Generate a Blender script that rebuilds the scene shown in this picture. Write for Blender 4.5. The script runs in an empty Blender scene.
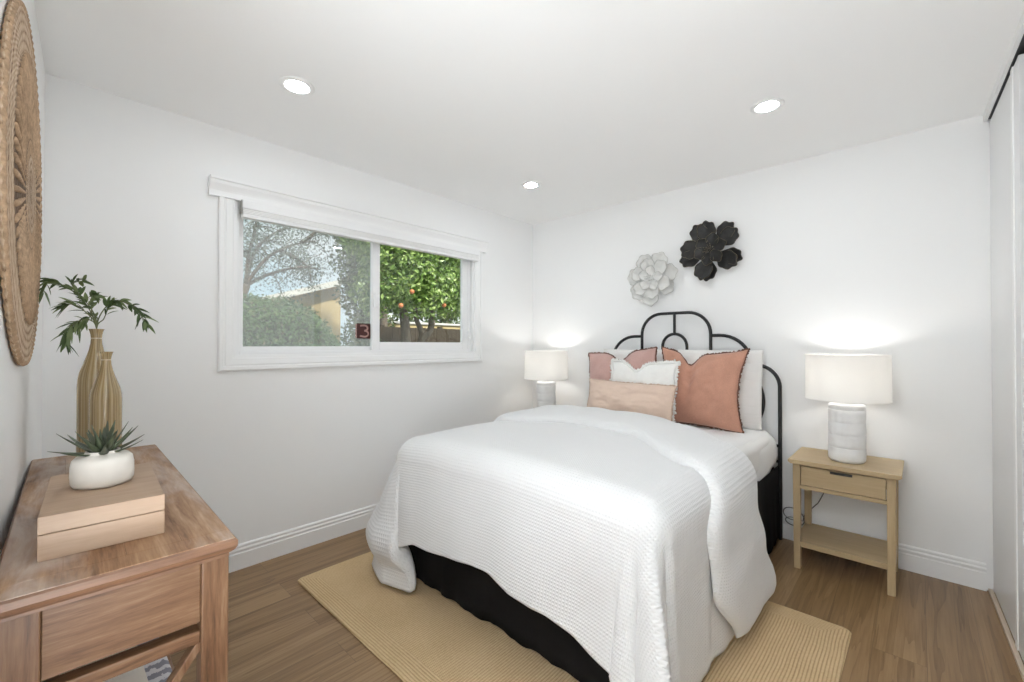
import bpy, bmesh, math, random
from math import pi, sin, cos, sqrt, radians
from mathutils import Vector, Matrix, noise

random.seed(7)
SC = bpy.context.scene
COL = SC.collection

# ------------------------------------------------------------------ camera, world, exposure
cam_d = bpy.data.cameras.new('camera')
cam_d.sensor_fit = 'HORIZONTAL'
cam_d.sensor_width = 36.0
cam_d.lens = 36.0 * 435.77 / 1024.0
cam_d.clip_start = 0.02
cam = bpy.data.objects.new('camera', cam_d)
COL.objects.link(cam)
cam.location = (2.7864, -3.2919, 1.2533)
cam.rotation_euler = (radians(90 + 0.4842), radians(-0.04), radians(43.0022))
SC.camera = cam

SC.view_settings.view_transform = 'Standard'
SC.view_settings.look = 'None'
SC.view_settings.gamma = 1.0
SC.view_settings.use_curve_mapping = False
SC.view_settings.exposure = 0.12
SC.cycles.use_denoising = True
SC.cycles.max_bounces = 12
SC.cycles.diffuse_bounces = 8
SC.cycles.transparent_max_bounces = 16
SC.cycles.sample_clamp_indirect = 6.0

LIGHT_CAN = 106.0        # radiance of the recessed lights' lenses
LIGHT_LAMP = 58.0        # radiance of each table lamp bulb
LIGHT_HALL_FILL = 12.0        # watts of the unseen fill light added in the hall

LIGHT_CEILING_FILL = 43.0      # watts of an added fill light behind the camera, aimed up at the ceiling

fl_d = bpy.data.lights.new('ceiling_fill', 'AREA')
fl_d.shape = 'DISK'
fl_d.size = 1.0
fl_d.energy = LIGHT_CEILING_FILL
fl_d.color = (0.90, 0.955, 1.0)
fl = bpy.data.objects.new('ceiling_fill', fl_d)
COL.objects.link(fl)
fl.location = (2.52, -3.75, 0.75)
fl.rotation_euler = Vector((-0.36, 0.05, 0.93)).to_track_quat('-Z', 'Y').to_euler()

world = bpy.data.worlds.new('sky')
SC.world = world
world.use_nodes = True
wn = world.node_tree
wn.nodes.clear()
wo = wn.nodes.new('ShaderNodeOutputWorld')
wb = wn.nodes.new('ShaderNodeBackground')
wt = wn.nodes.new('ShaderNodeTexCoord')
wz = wn.nodes.new('ShaderNodeTexNoise')
wz.inputs['Scale'].default_value = 3.0
wz.inputs['Detail'].default_value = 5.0
wr = wn.nodes.new('ShaderNodeValToRGB')
wr.color_ramp.elements[0].position = 0.38
wr.color_ramp.elements[0].color = (0.62, 0.82, 0.93, 1)
wr.color_ramp.elements[1].position = 0.62
wr.color_ramp.elements[1].color = (0.95, 0.98, 1.0, 1)
wn.links.new(wt.outputs['Generated'], wz.inputs['Vector'])
wn.links.new(wz.outputs['Fac'], wr.inputs['Fac'])
wn.links.new(wr.outputs['Color'], wb.inputs['Color'])
wb.inputs['Strength'].default_value = 1.15
wn.links.new(wb.outputs['Background'], wo.inputs['Surface'])

sun_d = bpy.data.lights.new('sun', 'SUN')
sun_d.energy = 6.5
sun_d.angle = radians(4)
sun_d.color = (1.0, 0.95, 0.86)
sun = bpy.data.objects.new('sun', sun_d)
COL.objects.link(sun)
# shines from over the house towards the garden (-X)
sun.rotation_euler = Vector((-0.62, -0.1, -0.78)).to_track_quat('-Z', 'Y').to_euler()


# ------------------------------------------------------------------ materials
def new_mat(name):
    m = bpy.data.materials.new(name)
    m.use_nodes = True
    nt = m.node_tree
    nt.nodes.clear()
    out = nt.nodes.new('ShaderNodeOutputMaterial')
    b = nt.nodes.new('ShaderNodeBsdfPrincipled')
    nt.links.new(b.outputs[0], out.inputs['Surface'])
    return m, nt, b, out


def N(nt, typ, **kw):
    n = nt.nodes.new('ShaderNode' + typ)
    for k, v in kw.items():
        if k in n.inputs.keys():
            n.inputs[k].default_value = v
        else:
            setattr(n, k, v)
    return n


def M(nt, op, a, b=None, c=None):
    n = nt.nodes.new('ShaderNodeMath')
    n.operation = op
    for i, v in enumerate((a, b, c)):
        if v is None:
            continue
        if isinstance(v, (int, float)):
            n.inputs[i].default_value = v
        else:
            nt.links.new(v, n.inputs[i])
    return n.outputs[0]


def ramp(nt, fac, stops):
    r = nt.nodes.new('ShaderNodeValToRGB')
    e = r.color_ramp.elements
    while len(e) < len(stops):
        e.new(0.5)
    for k, (p, c) in enumerate(stops):
        e[k].position = p
        e[k].color = (*c, 1)
    nt.links.new(fac, r.inputs['Fac'])
    return r.outputs['Color']


def bump(nt, b, height, strength=0.3, dist=0.002):
    n = nt.nodes.new('ShaderNodeBump')
    n.inputs['Strength'].default_value = strength
    n.inputs['Distance'].default_value = dist
    nt.links.new(height, n.inputs['Height'])
    nt.links.new(n.outputs['Normal'], b.inputs['Normal'])
    return n


def coords(nt, kind='Object', scale=(1, 1, 1), rot=(0, 0, 0)):
    t = nt.nodes.new('ShaderNodeTexCoord')
    mp = nt.nodes.new('ShaderNodeMapping')
    mp.inputs['Scale'].default_value = scale
    mp.inputs['Rotation'].default_value = rot
    nt.links.new(t.outputs[kind], mp.inputs['Vector'])
    return mp.outputs['Vector']


def noise_tex(nt, vec, scale, detail=4, rough=0.5, dist=0.0):
    n = nt.nodes.new('ShaderNodeTexNoise')
    n.inputs['Scale'].default_value = scale
    n.inputs['Detail'].default_value = detail
    n.inputs['Roughness'].default_value = rough
    n.inputs['Distortion'].default_value = dist
    nt.links.new(vec, n.inputs['Vector'])
    return n.outputs['Fac']


def m_plain(name, col, rough=0.6, metal=0.0, noise_scale=0, noise_amt=0.06, bump_s=0, bump_scale=200, bump_d=0.001, spec=0.5, sheen=0):
    m, nt, b, out = new_mat(name)
    b.inputs['Roughness'].default_value = rough
    b.inputs['Metallic'].default_value = metal
    b.inputs['Specular IOR Level'].default_value = spec
    if sheen:
        b.inputs['Sheen Weight'].default_value = sheen
    b.inputs['Base Color'].default_value = (*col, 1)
    if noise_scale:
        f = noise_tex(nt, coords(nt), noise_scale, 5)
        c = ramp(nt, f, [(0.3, tuple(max(0, x * (1 - noise_amt)) for x in col)), (0.7, tuple(min(1, x * (1 + noise_amt)) for x in col))])
        nt.links.new(c, b.inputs['Base Color'])
    if bump_s:
        bump(nt, b, noise_tex(nt, coords(nt), bump_scale, 3), bump_s, bump_d)
    return m


def m_wood(name, stops, axis='Z', scale=1.0, rough=0.5, stretch=14, bump_s=0.15, blotch=None):
    """streaky wood whose grain runs along AXIS of the object"""
    m, nt, b, out = new_mat(name)
    s = {'X': (1, stretch, stretch), 'Y': (stretch, 1, stretch), 'Z': (stretch, stretch, 1)}[axis]
    v = coords(nt, 'Object', s)
    f1 = noise_tex(nt, v, 1.6 * scale, 7, 0.62, 1.2)
    f2 = noise_tex(nt, coords(nt, 'Object', tuple(x * 4 for x in s)), 3.0 * scale, 4, 0.6, 0.3)
    f = M(nt, 'ADD', M(nt, 'MULTIPLY', f1, 0.72), M(nt, 'MULTIPLY', f2, 0.28))
    col = ramp(nt, f, stops)
    if blotch:
        bl = noise_tex(nt, coords(nt, 'Object', tuple(1 + (x - 1) * 0.25 for x in s)), 3.0, 5, 0.6, 0.5)
        mix = nt.nodes.new('ShaderNodeMix')
        mix.data_type = 'RGBA'
        nt.links.new(ramp(nt, bl, [(0.45, (0, 0, 0)), (0.68, (0.75, 0.75, 0.75))]), mix.inputs[0])
        nt.links.new(col, mix.inputs[6])
        mix.inputs[7].default_value = (*blotch, 1)
        col = mix.outputs[2]
    nt.links.new(col, b.inputs['Base Color'])
    b.inputs['Roughness'].default_value = rough
    bump(nt, b, f, bump_s, 0.001)
    return m


def m_floor():
    m, nt, b, out = new_mat('oak_floor')
    # planks run along Y: swap axes so that brick rows lie across X
    v = coords(nt, 'Object', (1, 1, 1), (0, 0, pi / 2))
    br = nt.nodes.new('ShaderNodeTexBrick')
    br.offset = 0.37
    br.inputs['Scale'].default_value = 1.0
    br.inputs['Brick Width'].default_value = 1.5
    br.inputs['Row Height'].default_value = 0.165
    br.inputs['Mortar Size'].default_value = 0.0012
    br.inputs['Mortar Smooth'].default_value = 0.3
    br.inputs['Bias'].default_value = 0.0
    br.inputs['Color1'].default_value = (0.0, 0.0, 0.0, 1)
    br.inputs['Color2'].default_value = (1.0, 1.0, 1.0, 1)
    br.inputs['Mortar'].default_value = (0.5, 0.5, 0.5, 1)
    nt.links.new(v, br.inputs['Vector'])
    sep = nt.nodes.new('ShaderNodeSeparateColor')
    nt.links.new(br.outputs['Color'], sep.inputs[0])
    plank = sep.outputs[0]
    # shift the grain per plank
    t = nt.nodes.new('ShaderNodeTexCoord')
    add = nt.nodes.new('ShaderNodeVectorMath')
    add.operation = 'ADD'
    comb = nt.nodes.new('ShaderNodeCombineXYZ')
    nt.links.new(M(nt, 'MULTIPLY', plank, 7.3), comb.inputs[1])
    nt.links.new(M(nt, 'MULTIPLY', plank, 3.1), comb.inputs[2])
    nt.links.new(t.outputs['Object'], add.inputs[0])
    nt.links.new(comb.outputs[0], add.inputs[1])
    mp = nt.nodes.new('ShaderNodeMapping')
    mp.inputs['Scale'].default_value = (12, 0.6, 1)
    nt.links.new(add.outputs[0], mp.inputs['Vector'])
    g1 = noise_tex(nt, mp.outputs[0], 1.0, 3, 0.5, 0.6)
    # cathedral grain: rings of the slow noise
    rings = M(nt, 'FRACT', M(nt, 'MULTIPLY', g1, 9.0))
    rings = M(nt, 'POWER', rings, 3.0)
    mp2 = nt.nodes.new('ShaderNodeMapping')
    mp2.inputs['Scale'].default_value = (90, 3.5, 1)
    nt.links.new(add.outputs[0], mp2.inputs['Vector'])
    g2 = noise_tex(nt, mp2.outputs[0], 1.0, 4, 0.6, 0.1)
    tone = M(nt, 'ADD', M(nt, 'MULTIPLY', plank, 0.10), M(nt, 'MULTIPLY', g1, 0.52))
    tone = M(nt, 'ADD', tone, M(nt, 'MULTIPLY', g2, 0.32))
    tone = M(nt, 'SUBTRACT', tone, M(nt, 'MULTIPLY', rings, 0.10))
    col = ramp(nt, tone, [(0.24, (0.135, 0.074, 0.029)), (0.44, (0.265, 0.160, 0.074)), (0.64, (0.39, 0.255, 0.132))])
    mix = nt.nodes.new('ShaderNodeMix')
    mix.data_type = 'RGBA'
    nt.links.new(M(nt, 'MULTIPLY', br.outputs['Fac'], 0.45), mix.inputs[0])
    nt.links.new(col, mix.inputs[6])
    mix.inputs[7].default_value = (0.05, 0.03, 0.018, 1)
    nt.links.new(mix.outputs[2], b.inputs['Base Color'])
    b.inputs['Roughness'].default_value = 0.33
    b.inputs['Specular IOR Level'].default_value = 0.5
    bump(nt, b, M(nt, 'SUBTRACT', M(nt, 'MULTIPLY', g2, 0.4), br.outputs['Fac']), 0.15, 0.001)
    return m


def m_waffle(name, col, cell=0.0125, depth=0.002, strength=0.55):
    """waffle weave laid out in the cloth's own UV metres"""
    m, nt, b, out = new_mat(name)
    uv = nt.nodes.new('ShaderNodeTexCoord')
    sp = nt.nodes.new('ShaderNodeSeparateXYZ')
    nt.links.new(uv.outputs['UV'], sp.inputs[0])
    k = 2 * pi / cell
    a = M(nt, 'SINE', M(nt, 'MULTIPLY', sp.outputs[0], k))
    c = M(nt, 'SINE', M(nt, 'MULTIPLY', sp.outputs[1], k))
    h = M(nt, 'MAXIMUM', a, c)
    b.inputs['Base Color'].default_value = (*col, 1)
    b.inputs['Roughness'].default_value = 0.9
    b.inputs['Specular IOR Level'].default_value = 0.15
    b.inputs['Sheen Weight'].default_value = 0.15
    bump(nt, b, h, strength, depth)
    return m


def m_fabric(name, col, rough=0.9, weave=260, amt=0.1, sheen=0.3, bump_s=0.3, blotch=0):
    m, nt, b, out = new_mat(name)
    f = noise_tex(nt, coords(nt, 'Object'), weave, 3, 0.7)
    f2 = noise_tex(nt, coords(nt, 'Object'), 9, 4, 0.6)
    ff = M(nt, 'ADD', M(nt, 'MULTIPLY', f, 0.6), M(nt, 'MULTIPLY', f2, 0.4))
    c = ramp(nt, ff, [(0.3, tuple(x * (1 - amt) for x in col)), (0.7, tuple(min(1, x * (1 + amt)) for x in col))])
    nt.links.new(c, b.inputs['Base Color'])
    b.inputs['Roughness'].default_value = rough
    b.inputs['Specular IOR Level'].default_value = 0.15
    b.inputs['Sheen Weight'].default_value = sheen
    b.inputs['Sheen Roughness'].default_value = 0.5
    bump(nt, b, f, bump_s, 0.001)
    return m


def m_quilt(name, col):
    m, nt, b, out = new_mat(name)
    uv = nt.nodes.new('ShaderNodeTexCoord')
    sp = nt.nodes.new('ShaderNodeSeparateXYZ')
    nt.links.new(uv.outputs['UV'], sp.inputs[0])
    v = M(nt, 'ABSOLUTE', M(nt, 'SINE', M(nt, 'MULTIPLY', sp.outputs[1], 2 * pi / 0.11)))
    u = M(nt, 'ABSOLUTE', M(nt, 'SINE', M(nt, 'MULTIPLY', sp.outputs[0], 2 * pi / 0.22)))
    h = M(nt, 'MINIMUM', M(nt, 'POWER', v, 0.35), M(nt, 'POWER', u, 0.2))
    n = noise_tex(nt, coords(nt), 60, 4)
    h = M(nt, 'ADD', h, M(nt, 'MULTIPLY', n, 0.5))
    b.inputs['Base Color'].default_value = (*col, 1)
    b.inputs['Roughness'].default_value = 0.9
    b.inputs['Specular IOR Level'].default_value = 0.15
    bump(nt, b, h, 0.5, 0.004)
    return m


def m_rug(hx, hy):
    m, nt, b, out = new_mat('braided_jute')
    t = nt.nodes.new('ShaderNodeTexCoord')
    sp = nt.nodes.new('ShaderNodeSeparateXYZ')
    nt.links.new(t.outputs['Object'], sp.inputs[0])
    wob = M(nt, 'MULTIPLY', M(nt, 'SUBTRACT', noise_tex(nt, t.outputs['Object'], 2.2, 2), 0.5), 0.018)
    x = M(nt, 'ADD', sp.outputs[0], wob)
    y = M(nt, 'ADD', sp.outputs[1], wob)
    dx = M(nt, 'SUBTRACT', hx, M(nt, 'ABSOLUTE', x))
    dy = M(nt, 'SUBTRACT', hy, M(nt, 'ABSOLUTE', y))
    d = M(nt, 'MINIMUM', dx, dy)
    inb = M(nt, 'LESS_THAN', d, 0.094)
    side = M(nt, 'LESS_THAN', dx, dy)          # 1: nearer to an end in x -> rows run along y
    along_b = M(nt, 'ADD', M(nt, 'MULTIPLY', side, y), M(nt, 'MULTIPLY', M(nt, 'SUBTRACT', 1, side), x))
    row = M(nt, 'ADD', M(nt, 'MULTIPLY', inb, d), M(nt, 'MULTIPLY', M(nt, 'SUBTRACT', 1, inb), x))
    along = M(nt, 'ADD', M(nt, 'MULTIPLY', inb, along_b), M(nt, 'MULTIPLY', M(nt, 'SUBTRACT', 1, inb), y))
    rib = M(nt, 'ABSOLUTE', M(nt, 'SINE', M(nt, 'MULTIPLY', row, pi / 0.0118)))
    ph = M(nt, 'ADD', M(nt, 'MULTIPLY', along, 2 * pi / 0.014), M(nt, 'MULTIPLY', row, 120))
    br = M(nt, 'ABSOLUTE', M(nt, 'SINE', ph))
    h = M(nt, 'ADD', M(nt, 'POWER', rib, 0.5), M(nt, 'MULTIPLY', br, 0.25))
    n = noise_tex(nt, t.outputs['Object'], 90, 4)
    n2 = noise_tex(nt, t.outputs['Object'], 4, 4)
    f = M(nt, 'ADD', M(nt, 'MULTIPLY', h, 0.45), M(nt, 'ADD', M(nt, 'MULTIPLY', n, 0.3), M(nt, 'MULTIPLY', n2, 0.25)))
    c = ramp(nt, f, [(0.15, (0.24, 0.145, 0.066)), (0.5, (0.52, 0.36, 0.195)), (0.85, (0.70, 0.525, 0.315))])
    nt.links.new(c, b.inputs['Base Color'])
    b.inputs['Roughness'].default_value = 0.95
    b.inputs['Specular IOR Level'].default_value = 0.1
    bump(nt, b, h, 0.7, 0.004)
    return m


def m_leaf(name, stops, rough=0.5, trans=0.25):
    m, nt, b, out = new_mat(name)
    g = nt.nodes.new('ShaderNodeNewGeometry')
    c = ramp(nt, g.outputs['Random Per Island'], stops)
    nt.links.new(c, b.inputs['Base Color'])
    b.inputs['Roughness'].default_value = rough
    tr = nt.nodes.new('ShaderNodeBsdfTranslucent')
    nt.links.new(c, tr.inputs['Color'])
    mx = nt.nodes.new('ShaderNodeMixShader')
    mx.inputs[0].default_value = trans
    nt.links.new(b.outputs[0], mx.inputs[1])
    nt.links.new(tr.outputs[0], mx.inputs[2])
    nt.links.new(mx.outputs[0], out.inputs['Surface'])
    return m


def m_pane(name, reflect=0.08, haze=0.0):
    """thin window glass: mostly clear, mirrors a little, HAZE mixes in a pale diffuse layer"""
    m, nt, b, out = new_mat(name)
    nt.nodes.remove(b)
    tp = nt.nodes.new('ShaderNodeBsdfTransparent')
    tp.inputs['Color'].default_value = (0.97, 0.985, 0.98, 1)
    gl = nt.nodes.new('ShaderNodeBsdfGlossy')
    gl.inputs['Roughness'].default_value = 0.01
    mx = nt.nodes.new('ShaderNodeMixShader')
    mx.inputs[0].default_value = reflect
    nt.links.new(tp.outputs[0], mx.inputs[1])
    nt.links.new(gl.outputs[0], mx.inputs[2])
    last = mx
    if haze:
        df = nt.nodes.new('ShaderNodeBsdfDiffuse')
        df.inputs['Color'].default_value = (0.85, 0.87, 0.87, 1)
        mh = nt.nodes.new('ShaderNodeMixShader')
        mh.inputs[0].default_value = haze
        nt.links.new(mx.outputs[0], mh.inputs[1])
        nt.links.new(df.outputs[0], mh.inputs[2])
        last = mh
    nt.links.new(last.outputs[0], out.inputs['Surface'])
    return m


def m_emit(name, col, strength):
    m, nt, b, out = new_mat(name)
    b.inputs['Base Color'].default_value = (*col, 1)
    b.inputs['Emission Color'].default_value = (*col, 1)
    b.inputs['Emission Strength'].default_value = strength
    return m


def m_shade(name):
    m, nt, b, out = new_mat(name)
    f = noise_tex(nt, coords(nt, 'Object', (1, 1, 1)), 240, 2)
    b.inputs['Base Color'].default_value = (0.90, 0.89, 0.87, 1)
    b.inputs['Roughness'].default_value = 0.9
    bump(nt, b, f, 0.1, 0.0005)
    tr = nt.nodes.new('ShaderNodeBsdfTranslucent')
    tr.inputs['Color'].default_value = (0.97, 0.955, 0.93, 1)
    mx = nt.nodes.new('ShaderNodeMixShader')
    mx.inputs[0].default_value = 0.45
    nt.links.new(b.outputs[0], mx.inputs[1])
    nt.links.new(tr.outputs[0], mx.inputs[2])
    nt.links.new(mx.outputs[0], out.inputs['Surface'])
    return m


MT = {}
MT['wall'] = m_plain('white_wall_paint', (0.88, 0.88, 0.875), 0.65, bump_s=0.12, bump_scale=140, bump_d=0.0006, spec=0.3)
MT['ceiling'] = m_plain('white_ceiling_paint', (0.94, 0.94, 0.935), 0.8, bump_s=0.1, bump_scale=120, bump_d=0.0006, spec=0.2)
MT['trim'] = m_plain('white_trim_paint', (0.88, 0.88, 0.875), 0.35, noise_scale=3, noise_amt=0.01)
MT['vinyl'] = m_plain('white_vinyl', (0.86, 0.86, 0.86), 0.3, noise_scale=4, noise_amt=0.01)
MT['closet'] = m_plain('white_door_paint', (0.80, 0.80, 0.80), 0.35, noise_scale=3, noise_amt=0.01)
MT['dark_gap'] = m_plain('near_black', (0.03, 0.03, 0.03), 0.4, noise_scale=6, noise_amt=0.1)
MT['floor'] = m_floor()
MT['sill_wood'] = m_wood('pale_threshold_wood', [(0.3, (0.5, 0.4, 0.3)), (0.7, (0.66, 0.56, 0.45))], 'Y', 1.5)
MT['white_fabric'] = m_fabric('white_blind_fabric', (0.82, 0.82, 0.81), 0.8, 300, 0.02, 0.1, 0.1)


# ------------------------------------------------------------------ mesh helpers
class MB:
    def __init__(s):
        s.v = []
        s.f = []
        s.uv = None

    def add(s, vs, fs):
        o = len(s.v)
        s.v.extend([tuple(p) for p in vs])
        s.f.extend([tuple(i + o for i in f) for f in fs])
        return o

    def box(s, x0, x1, y0, y1, z0, z1):
        s.add([(x0, y0, z0), (x1, y0, z0), (x1, y1, z0), (x0, y1, z0), (x0, y0, z1), (x1, y0, z1), (x1, y1, z1), (x0, y1, z1)],
              [(0, 3, 2, 1), (4, 5, 6, 7), (0, 1, 5, 4), (1, 2, 6, 5), (2, 3, 7, 6), (3, 0, 4, 7)])
        return s

    def beam(s, a, b, w, h, up=(0, 0, 1)):
        """square bar from A to B, W wide, H high"""
        a = Vector(a); b = Vector(b)
        d = (b - a).normalized()
        sd = d.cross(Vector(up)).normalized() * (w / 2)
        u = sd.cross(d).normalized() * (h / 2)
        vs = [a - sd - u, a + sd - u, a + sd + u, a - sd + u, b - sd - u, b + sd - u, b + sd + u, b - sd + u]
        s.add(vs, [(0, 1, 2, 3), (7, 6, 5, 4), (0, 4, 5, 1), (1, 5, 6, 2), (2, 6, 7, 3), (3, 7, 4, 0)])
        return s

    def tube(s, pts, r, n=10, caps=True, close=False):
        P = [Vector(p) for p in pts]
        rs = r if isinstance(r, (list, tuple)) else [r] * len(P)
        rings = []
        nrm = None
        for i, p in enumerate(P):
            if close:
                d = P[(i + 1) % len(P)] - P[i - 1]
            else:
                d = P[min(i + 1, len(P) - 1)] - P[max(i - 1, 0)]
            d.normalize()
            if nrm is None:
                nrm = d.orthogonal().normalized()
            nrm = (nrm - d * nrm.dot(d))
            if nrm.length < 1e-6:
                nrm = d.orthogonal()
            nrm.normalize()
            bn = d.cross(nrm)
            rings.append([p + (nrm * cos(2 * pi * k / n) + bn * sin(2 * pi * k / n)) * rs[i] for k in range(n)])
        o = len(s.v)
        for rg in rings:
            s.v.extend([tuple(q) for q in rg])
        m = len(P)
        for i in range(m if close else m - 1):
            j = (i + 1) % m
            for k in range(n):
                s.f.append((o + i * n + k, o + i * n + (k + 1) % n, o + j * n + (k + 1) % n, o + j * n + k))
        if caps and not close:
            s.f.append(tuple(o + k for k in reversed(range(n))))
            s.f.append(tuple(o + (m - 1) * n + k for k in range(n)))
        return s

    def lathe(s, prof, c=(0, 0, 0), n=32, sx=1.0, sy=1.0, wob=None):
        """PROF: (radius, z) pairs, from bottom to top"""
        o = len(s.v)
        for i, (r, z) in enumerate(prof):
            for k in range(n):
                a = 2 * pi * k / n
                rr = r * (1 + (wob(a, z) if wob else 0))
                s.v.append((c[0] + rr * cos(a) * sx, c[1] + rr * sin(a) * sy, c[2] + z))
        for i in range(len(prof) - 1):
            for k in range(n):
                s.f.append((o + i * n + k, o + i * n + (k + 1) % n, o + (i + 1) * n + (k + 1) % n, o + (i + 1) * n + k))
        if prof[0][0] > 1e-6:
            s.f.append(tuple(o + k for k in reversed(range(n))))
        if prof[-1][0] > 1e-6:
            s.f.append(tuple(o + (len(prof) - 1) * n + k for k in range(n)))
        return s

    def prism(s, poly, axis, a, b):
        """extrude polygon POLY (2-D) along AXIS from a to b; the two other axes in xyz order"""
        n = len(poly)

        def P(q, t):
            if axis == 'x':
                return (t, q[0], q[1])
            if axis == 'y':
                return (q[0], t, q[1])
            return (q[0], q[1], t)
        s.add([P(q, a) for q in poly] + [P(q, b) for q in poly],
              [tuple(reversed(range(n))), tuple(range(n, 2 * n))] + [(i, (i + 1) % n, n + (i + 1) % n, n + i) for i in range(n)])
        return s

    def grid(s, nu, nv, fn, close_u=False):
        o = len(s.v)
        for j in range(nv):
            for i in range(nu):
                s.v.append(tuple(fn(i, j)))
        for j in range(nv - 1):
            for i in range(nu if close_u else nu - 1):
                i2 = (i + 1) % nu
                s.f.append((o + j * nu + i, o + j * nu + i2, o + (j + 1) * nu + i2, o + (j + 1) * nu + i))
        return s

    def build(s, name, mat, parent=None, smooth=False, bevel=0.0, seg=2, uvs=None, subsurf=0, solid=0, solid_off=-1, fix=True, auto=None):
        me = bpy.data.meshes.new(name)
        org = Vector((0, 0, 0))
        q = parent
        while q is not None:
            org += q.location
            q = q.parent
        me.from_pydata([tuple(Vector(v) - org) for v in s.v], [], s.f)
        if fix:
            bm = bmesh.new()
            bm.from_mesh(me)
            bmesh.ops.recalc_face_normals(bm, faces=bm.faces)
            bm.to_mesh(me)
            bm.free()
        if uvs is not None:
            ul = me.uv_layers.new(name='UVMap')
            for lp in me.loops:
                ul.data[lp.index].uv = uvs[lp.vertex_index]
        me.materials.append(mat)
        if smooth:
            for p in me.polygons:
                p.use_smooth = True
        o = bpy.data.objects.new(name, me)
        COL.objects.link(o)
        if parent is not None:
            o.parent = parent
        if auto is not None:
            me.set_sharp_from_angle(angle=radians(auto))
        if solid:
            md = o.modifiers.new('solid', 'SOLIDIFY')
            md.thickness = solid
            md.offset = solid_off
        if bevel:
            md = o.modifiers.new('bevel', 'BEVEL')
            md.width = bevel
            md.segments = seg
            md.limit_method = 'ANGLE'
            md.angle_limit = radians(35)
        if subsurf:
            md = o.modifiers.new('sub', 'SUBSURF')
            md.levels = subsurf
            md.render_levels = subsurf
        return o


def empty(name, loc, label, cat, group=None):
    o = bpy.data.objects.new(name, None)
    o.location = loc
    o.empty_display_size = 0.1
    COL.objects.link(o)
    return tag(o, label, cat, group)


def tag(o, label, cat, group=None):
    o['label'] = label
    o['category'] = cat
    if group:
        o['group'] = group
    return o


def struct(o):
    o['kind'] = 'structure'
    return o


def copy_tree(o, parent=None):
    c = o.copy()
    COL.objects.link(c)
    if parent is not None:
        c.parent = parent
    for ch in list(o.children):
        copy_tree(ch, c)
    return c


def arc(c, r, a0, a1, n, plane='xz', y=0.0):
    pts = []
    for i in range(n + 1):
        a = radians(a0 + (a1 - a0) * i / n)
        pts.append((c[0] + r * cos(a), y, c[1] + r * sin(a)))
    return pts


def smooth01(t):
    t = max(0.0, min(1.0, t))
    return t * t * (3 - 2 * t)


def lerp(a, b, t):
    return a + (b - a) * t


def interp(x, pts):
    """piecewise smooth interpolation through (x, y) pairs"""
    if x <= pts[0][0]:
        return pts[0][1]
    for (x0, y0), (x1, y1) in zip(pts, pts[1:]):
        if x <= x1:
            return lerp(y0, y1, smooth01((x - x0) / (x1 - x0)))
    return pts[-1][1]


# ------------------------------------------------------------------ the room
W, H = 3.04, 2.44
HALL = -4.7                                   # far end of the hall behind the camera
def wl(x):                                    # face of the wall on the left, slightly out of square
    return -3.298 - 0.048 * x


struct(MB().box(-0.15, 3.75, HALL, 0.15, -0.12, 0.0).build('floor', MT['floor']))
struct(MB().box(-0.15, 3.75, HALL - 0.1, 0.15, H, H + 0.15).build('ceiling', MT['ceiling']))
struct(MB().box(-0.15, 3.75, 0.0, 0.15, 0.0, H).build('wall_back', MT['wall']))
# window wall with its opening
OY0, OY1, OZ0, OZ1 = -2.575, -0.785, 1.185, 2.075
b = MB()
b.box(-0.15, 0, -3.45, OY0, 0, H).box(-0.15, 0, OY1, 0.0, 0, H).box(-0.15, 0, OY0, OY1, 0, OZ0).box(-0.15, 0, OY0, OY1, OZ1, H)
struct(b.build('wall_window', MT['wall']))
b = MB()
b.prism([(-0.15, wl(-0.15)), (2.0, wl(2.0)), (2.0, HALL), (1.88, HALL), (1.88, wl(1.88) - 0.12), (-0.15, wl(-0.15) - 0.12)], 'z', 0, H)
struct(b.build('wall_left', MT['wall']))
struct(MB().box(1.88, 3.75, HALL - 0.1, HALL, 0, H).build('wall_hall', MT['wall']))
# closet side: header, closet box, wall beside the camera
b = MB()
b.box(3.65, 3.75, HALL, 0.0, 0, H).box(3.04, 3.65, HALL, -2.95, 0, H)
struct(b.build('wall_right', MT['wall']))
def closet(o):
    """the closet front runs slightly out of square with the bed wall"""
    a = radians(1.8)
    o.rotation_euler = (0, 0, a)
    o.location = Vector((3.04, 0, 0)) - Matrix.Rotation(a, 3, 'Z') @ Vector((3.04, 0, 0))
    return struct(o)


closet(MB().box(3.036, 3.05, -2.95, -0.001, 2.400, H).build('trim_header', MT['trim']))
closet(MB().box(3.05, 3.16, -2.95, -0.004, 2.408, H).build('trim_track', MT['dark_gap']))
closet(MB().box(3.040, 3.056, -2.95, -0.005, 0.0, 0.014).build('trim_threshold', MT['sill_wood']))
closet(MB().box(3.098, 3.106, -2.95, -0.005, 0.0, 0.012).build('trim_track', MT['dark_gap']))
# sliding closet doors
d = closet(MB().box(3.058, 3.086, -0.690, -0.006, 0.016, 2.394).build('door_1', MT['closet'], bevel=0.002))
MB().box(3.055, 3.089, -0.692, -0.655, 0.015, 2.395).build('door_stile', MT['trim'], d, bevel=0.003)
MB().box(3.055, 3.089, -0.034, -0.005, 0.015, 2.395).build('door_stile', MT['trim'], d, bevel=0.003)
MB().box(3.068, 3.076, -0.6935, -0.690, 0.016, 2.394).build('edge_groove', MT['closet'], d)
d = closet(MB().box(3.112, 3.138, -2.0, -0.60, 0.016, 2.394).build('door_2', MT['closet'], bevel=0.002))
MB().box(3.108, 3.142, -0.86, -0.60, 0.015, 2.395).build('door_stile', MT['dark_gap'], d, bevel=0.003)  # wide near-black strip along the rear door's leading edge

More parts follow.
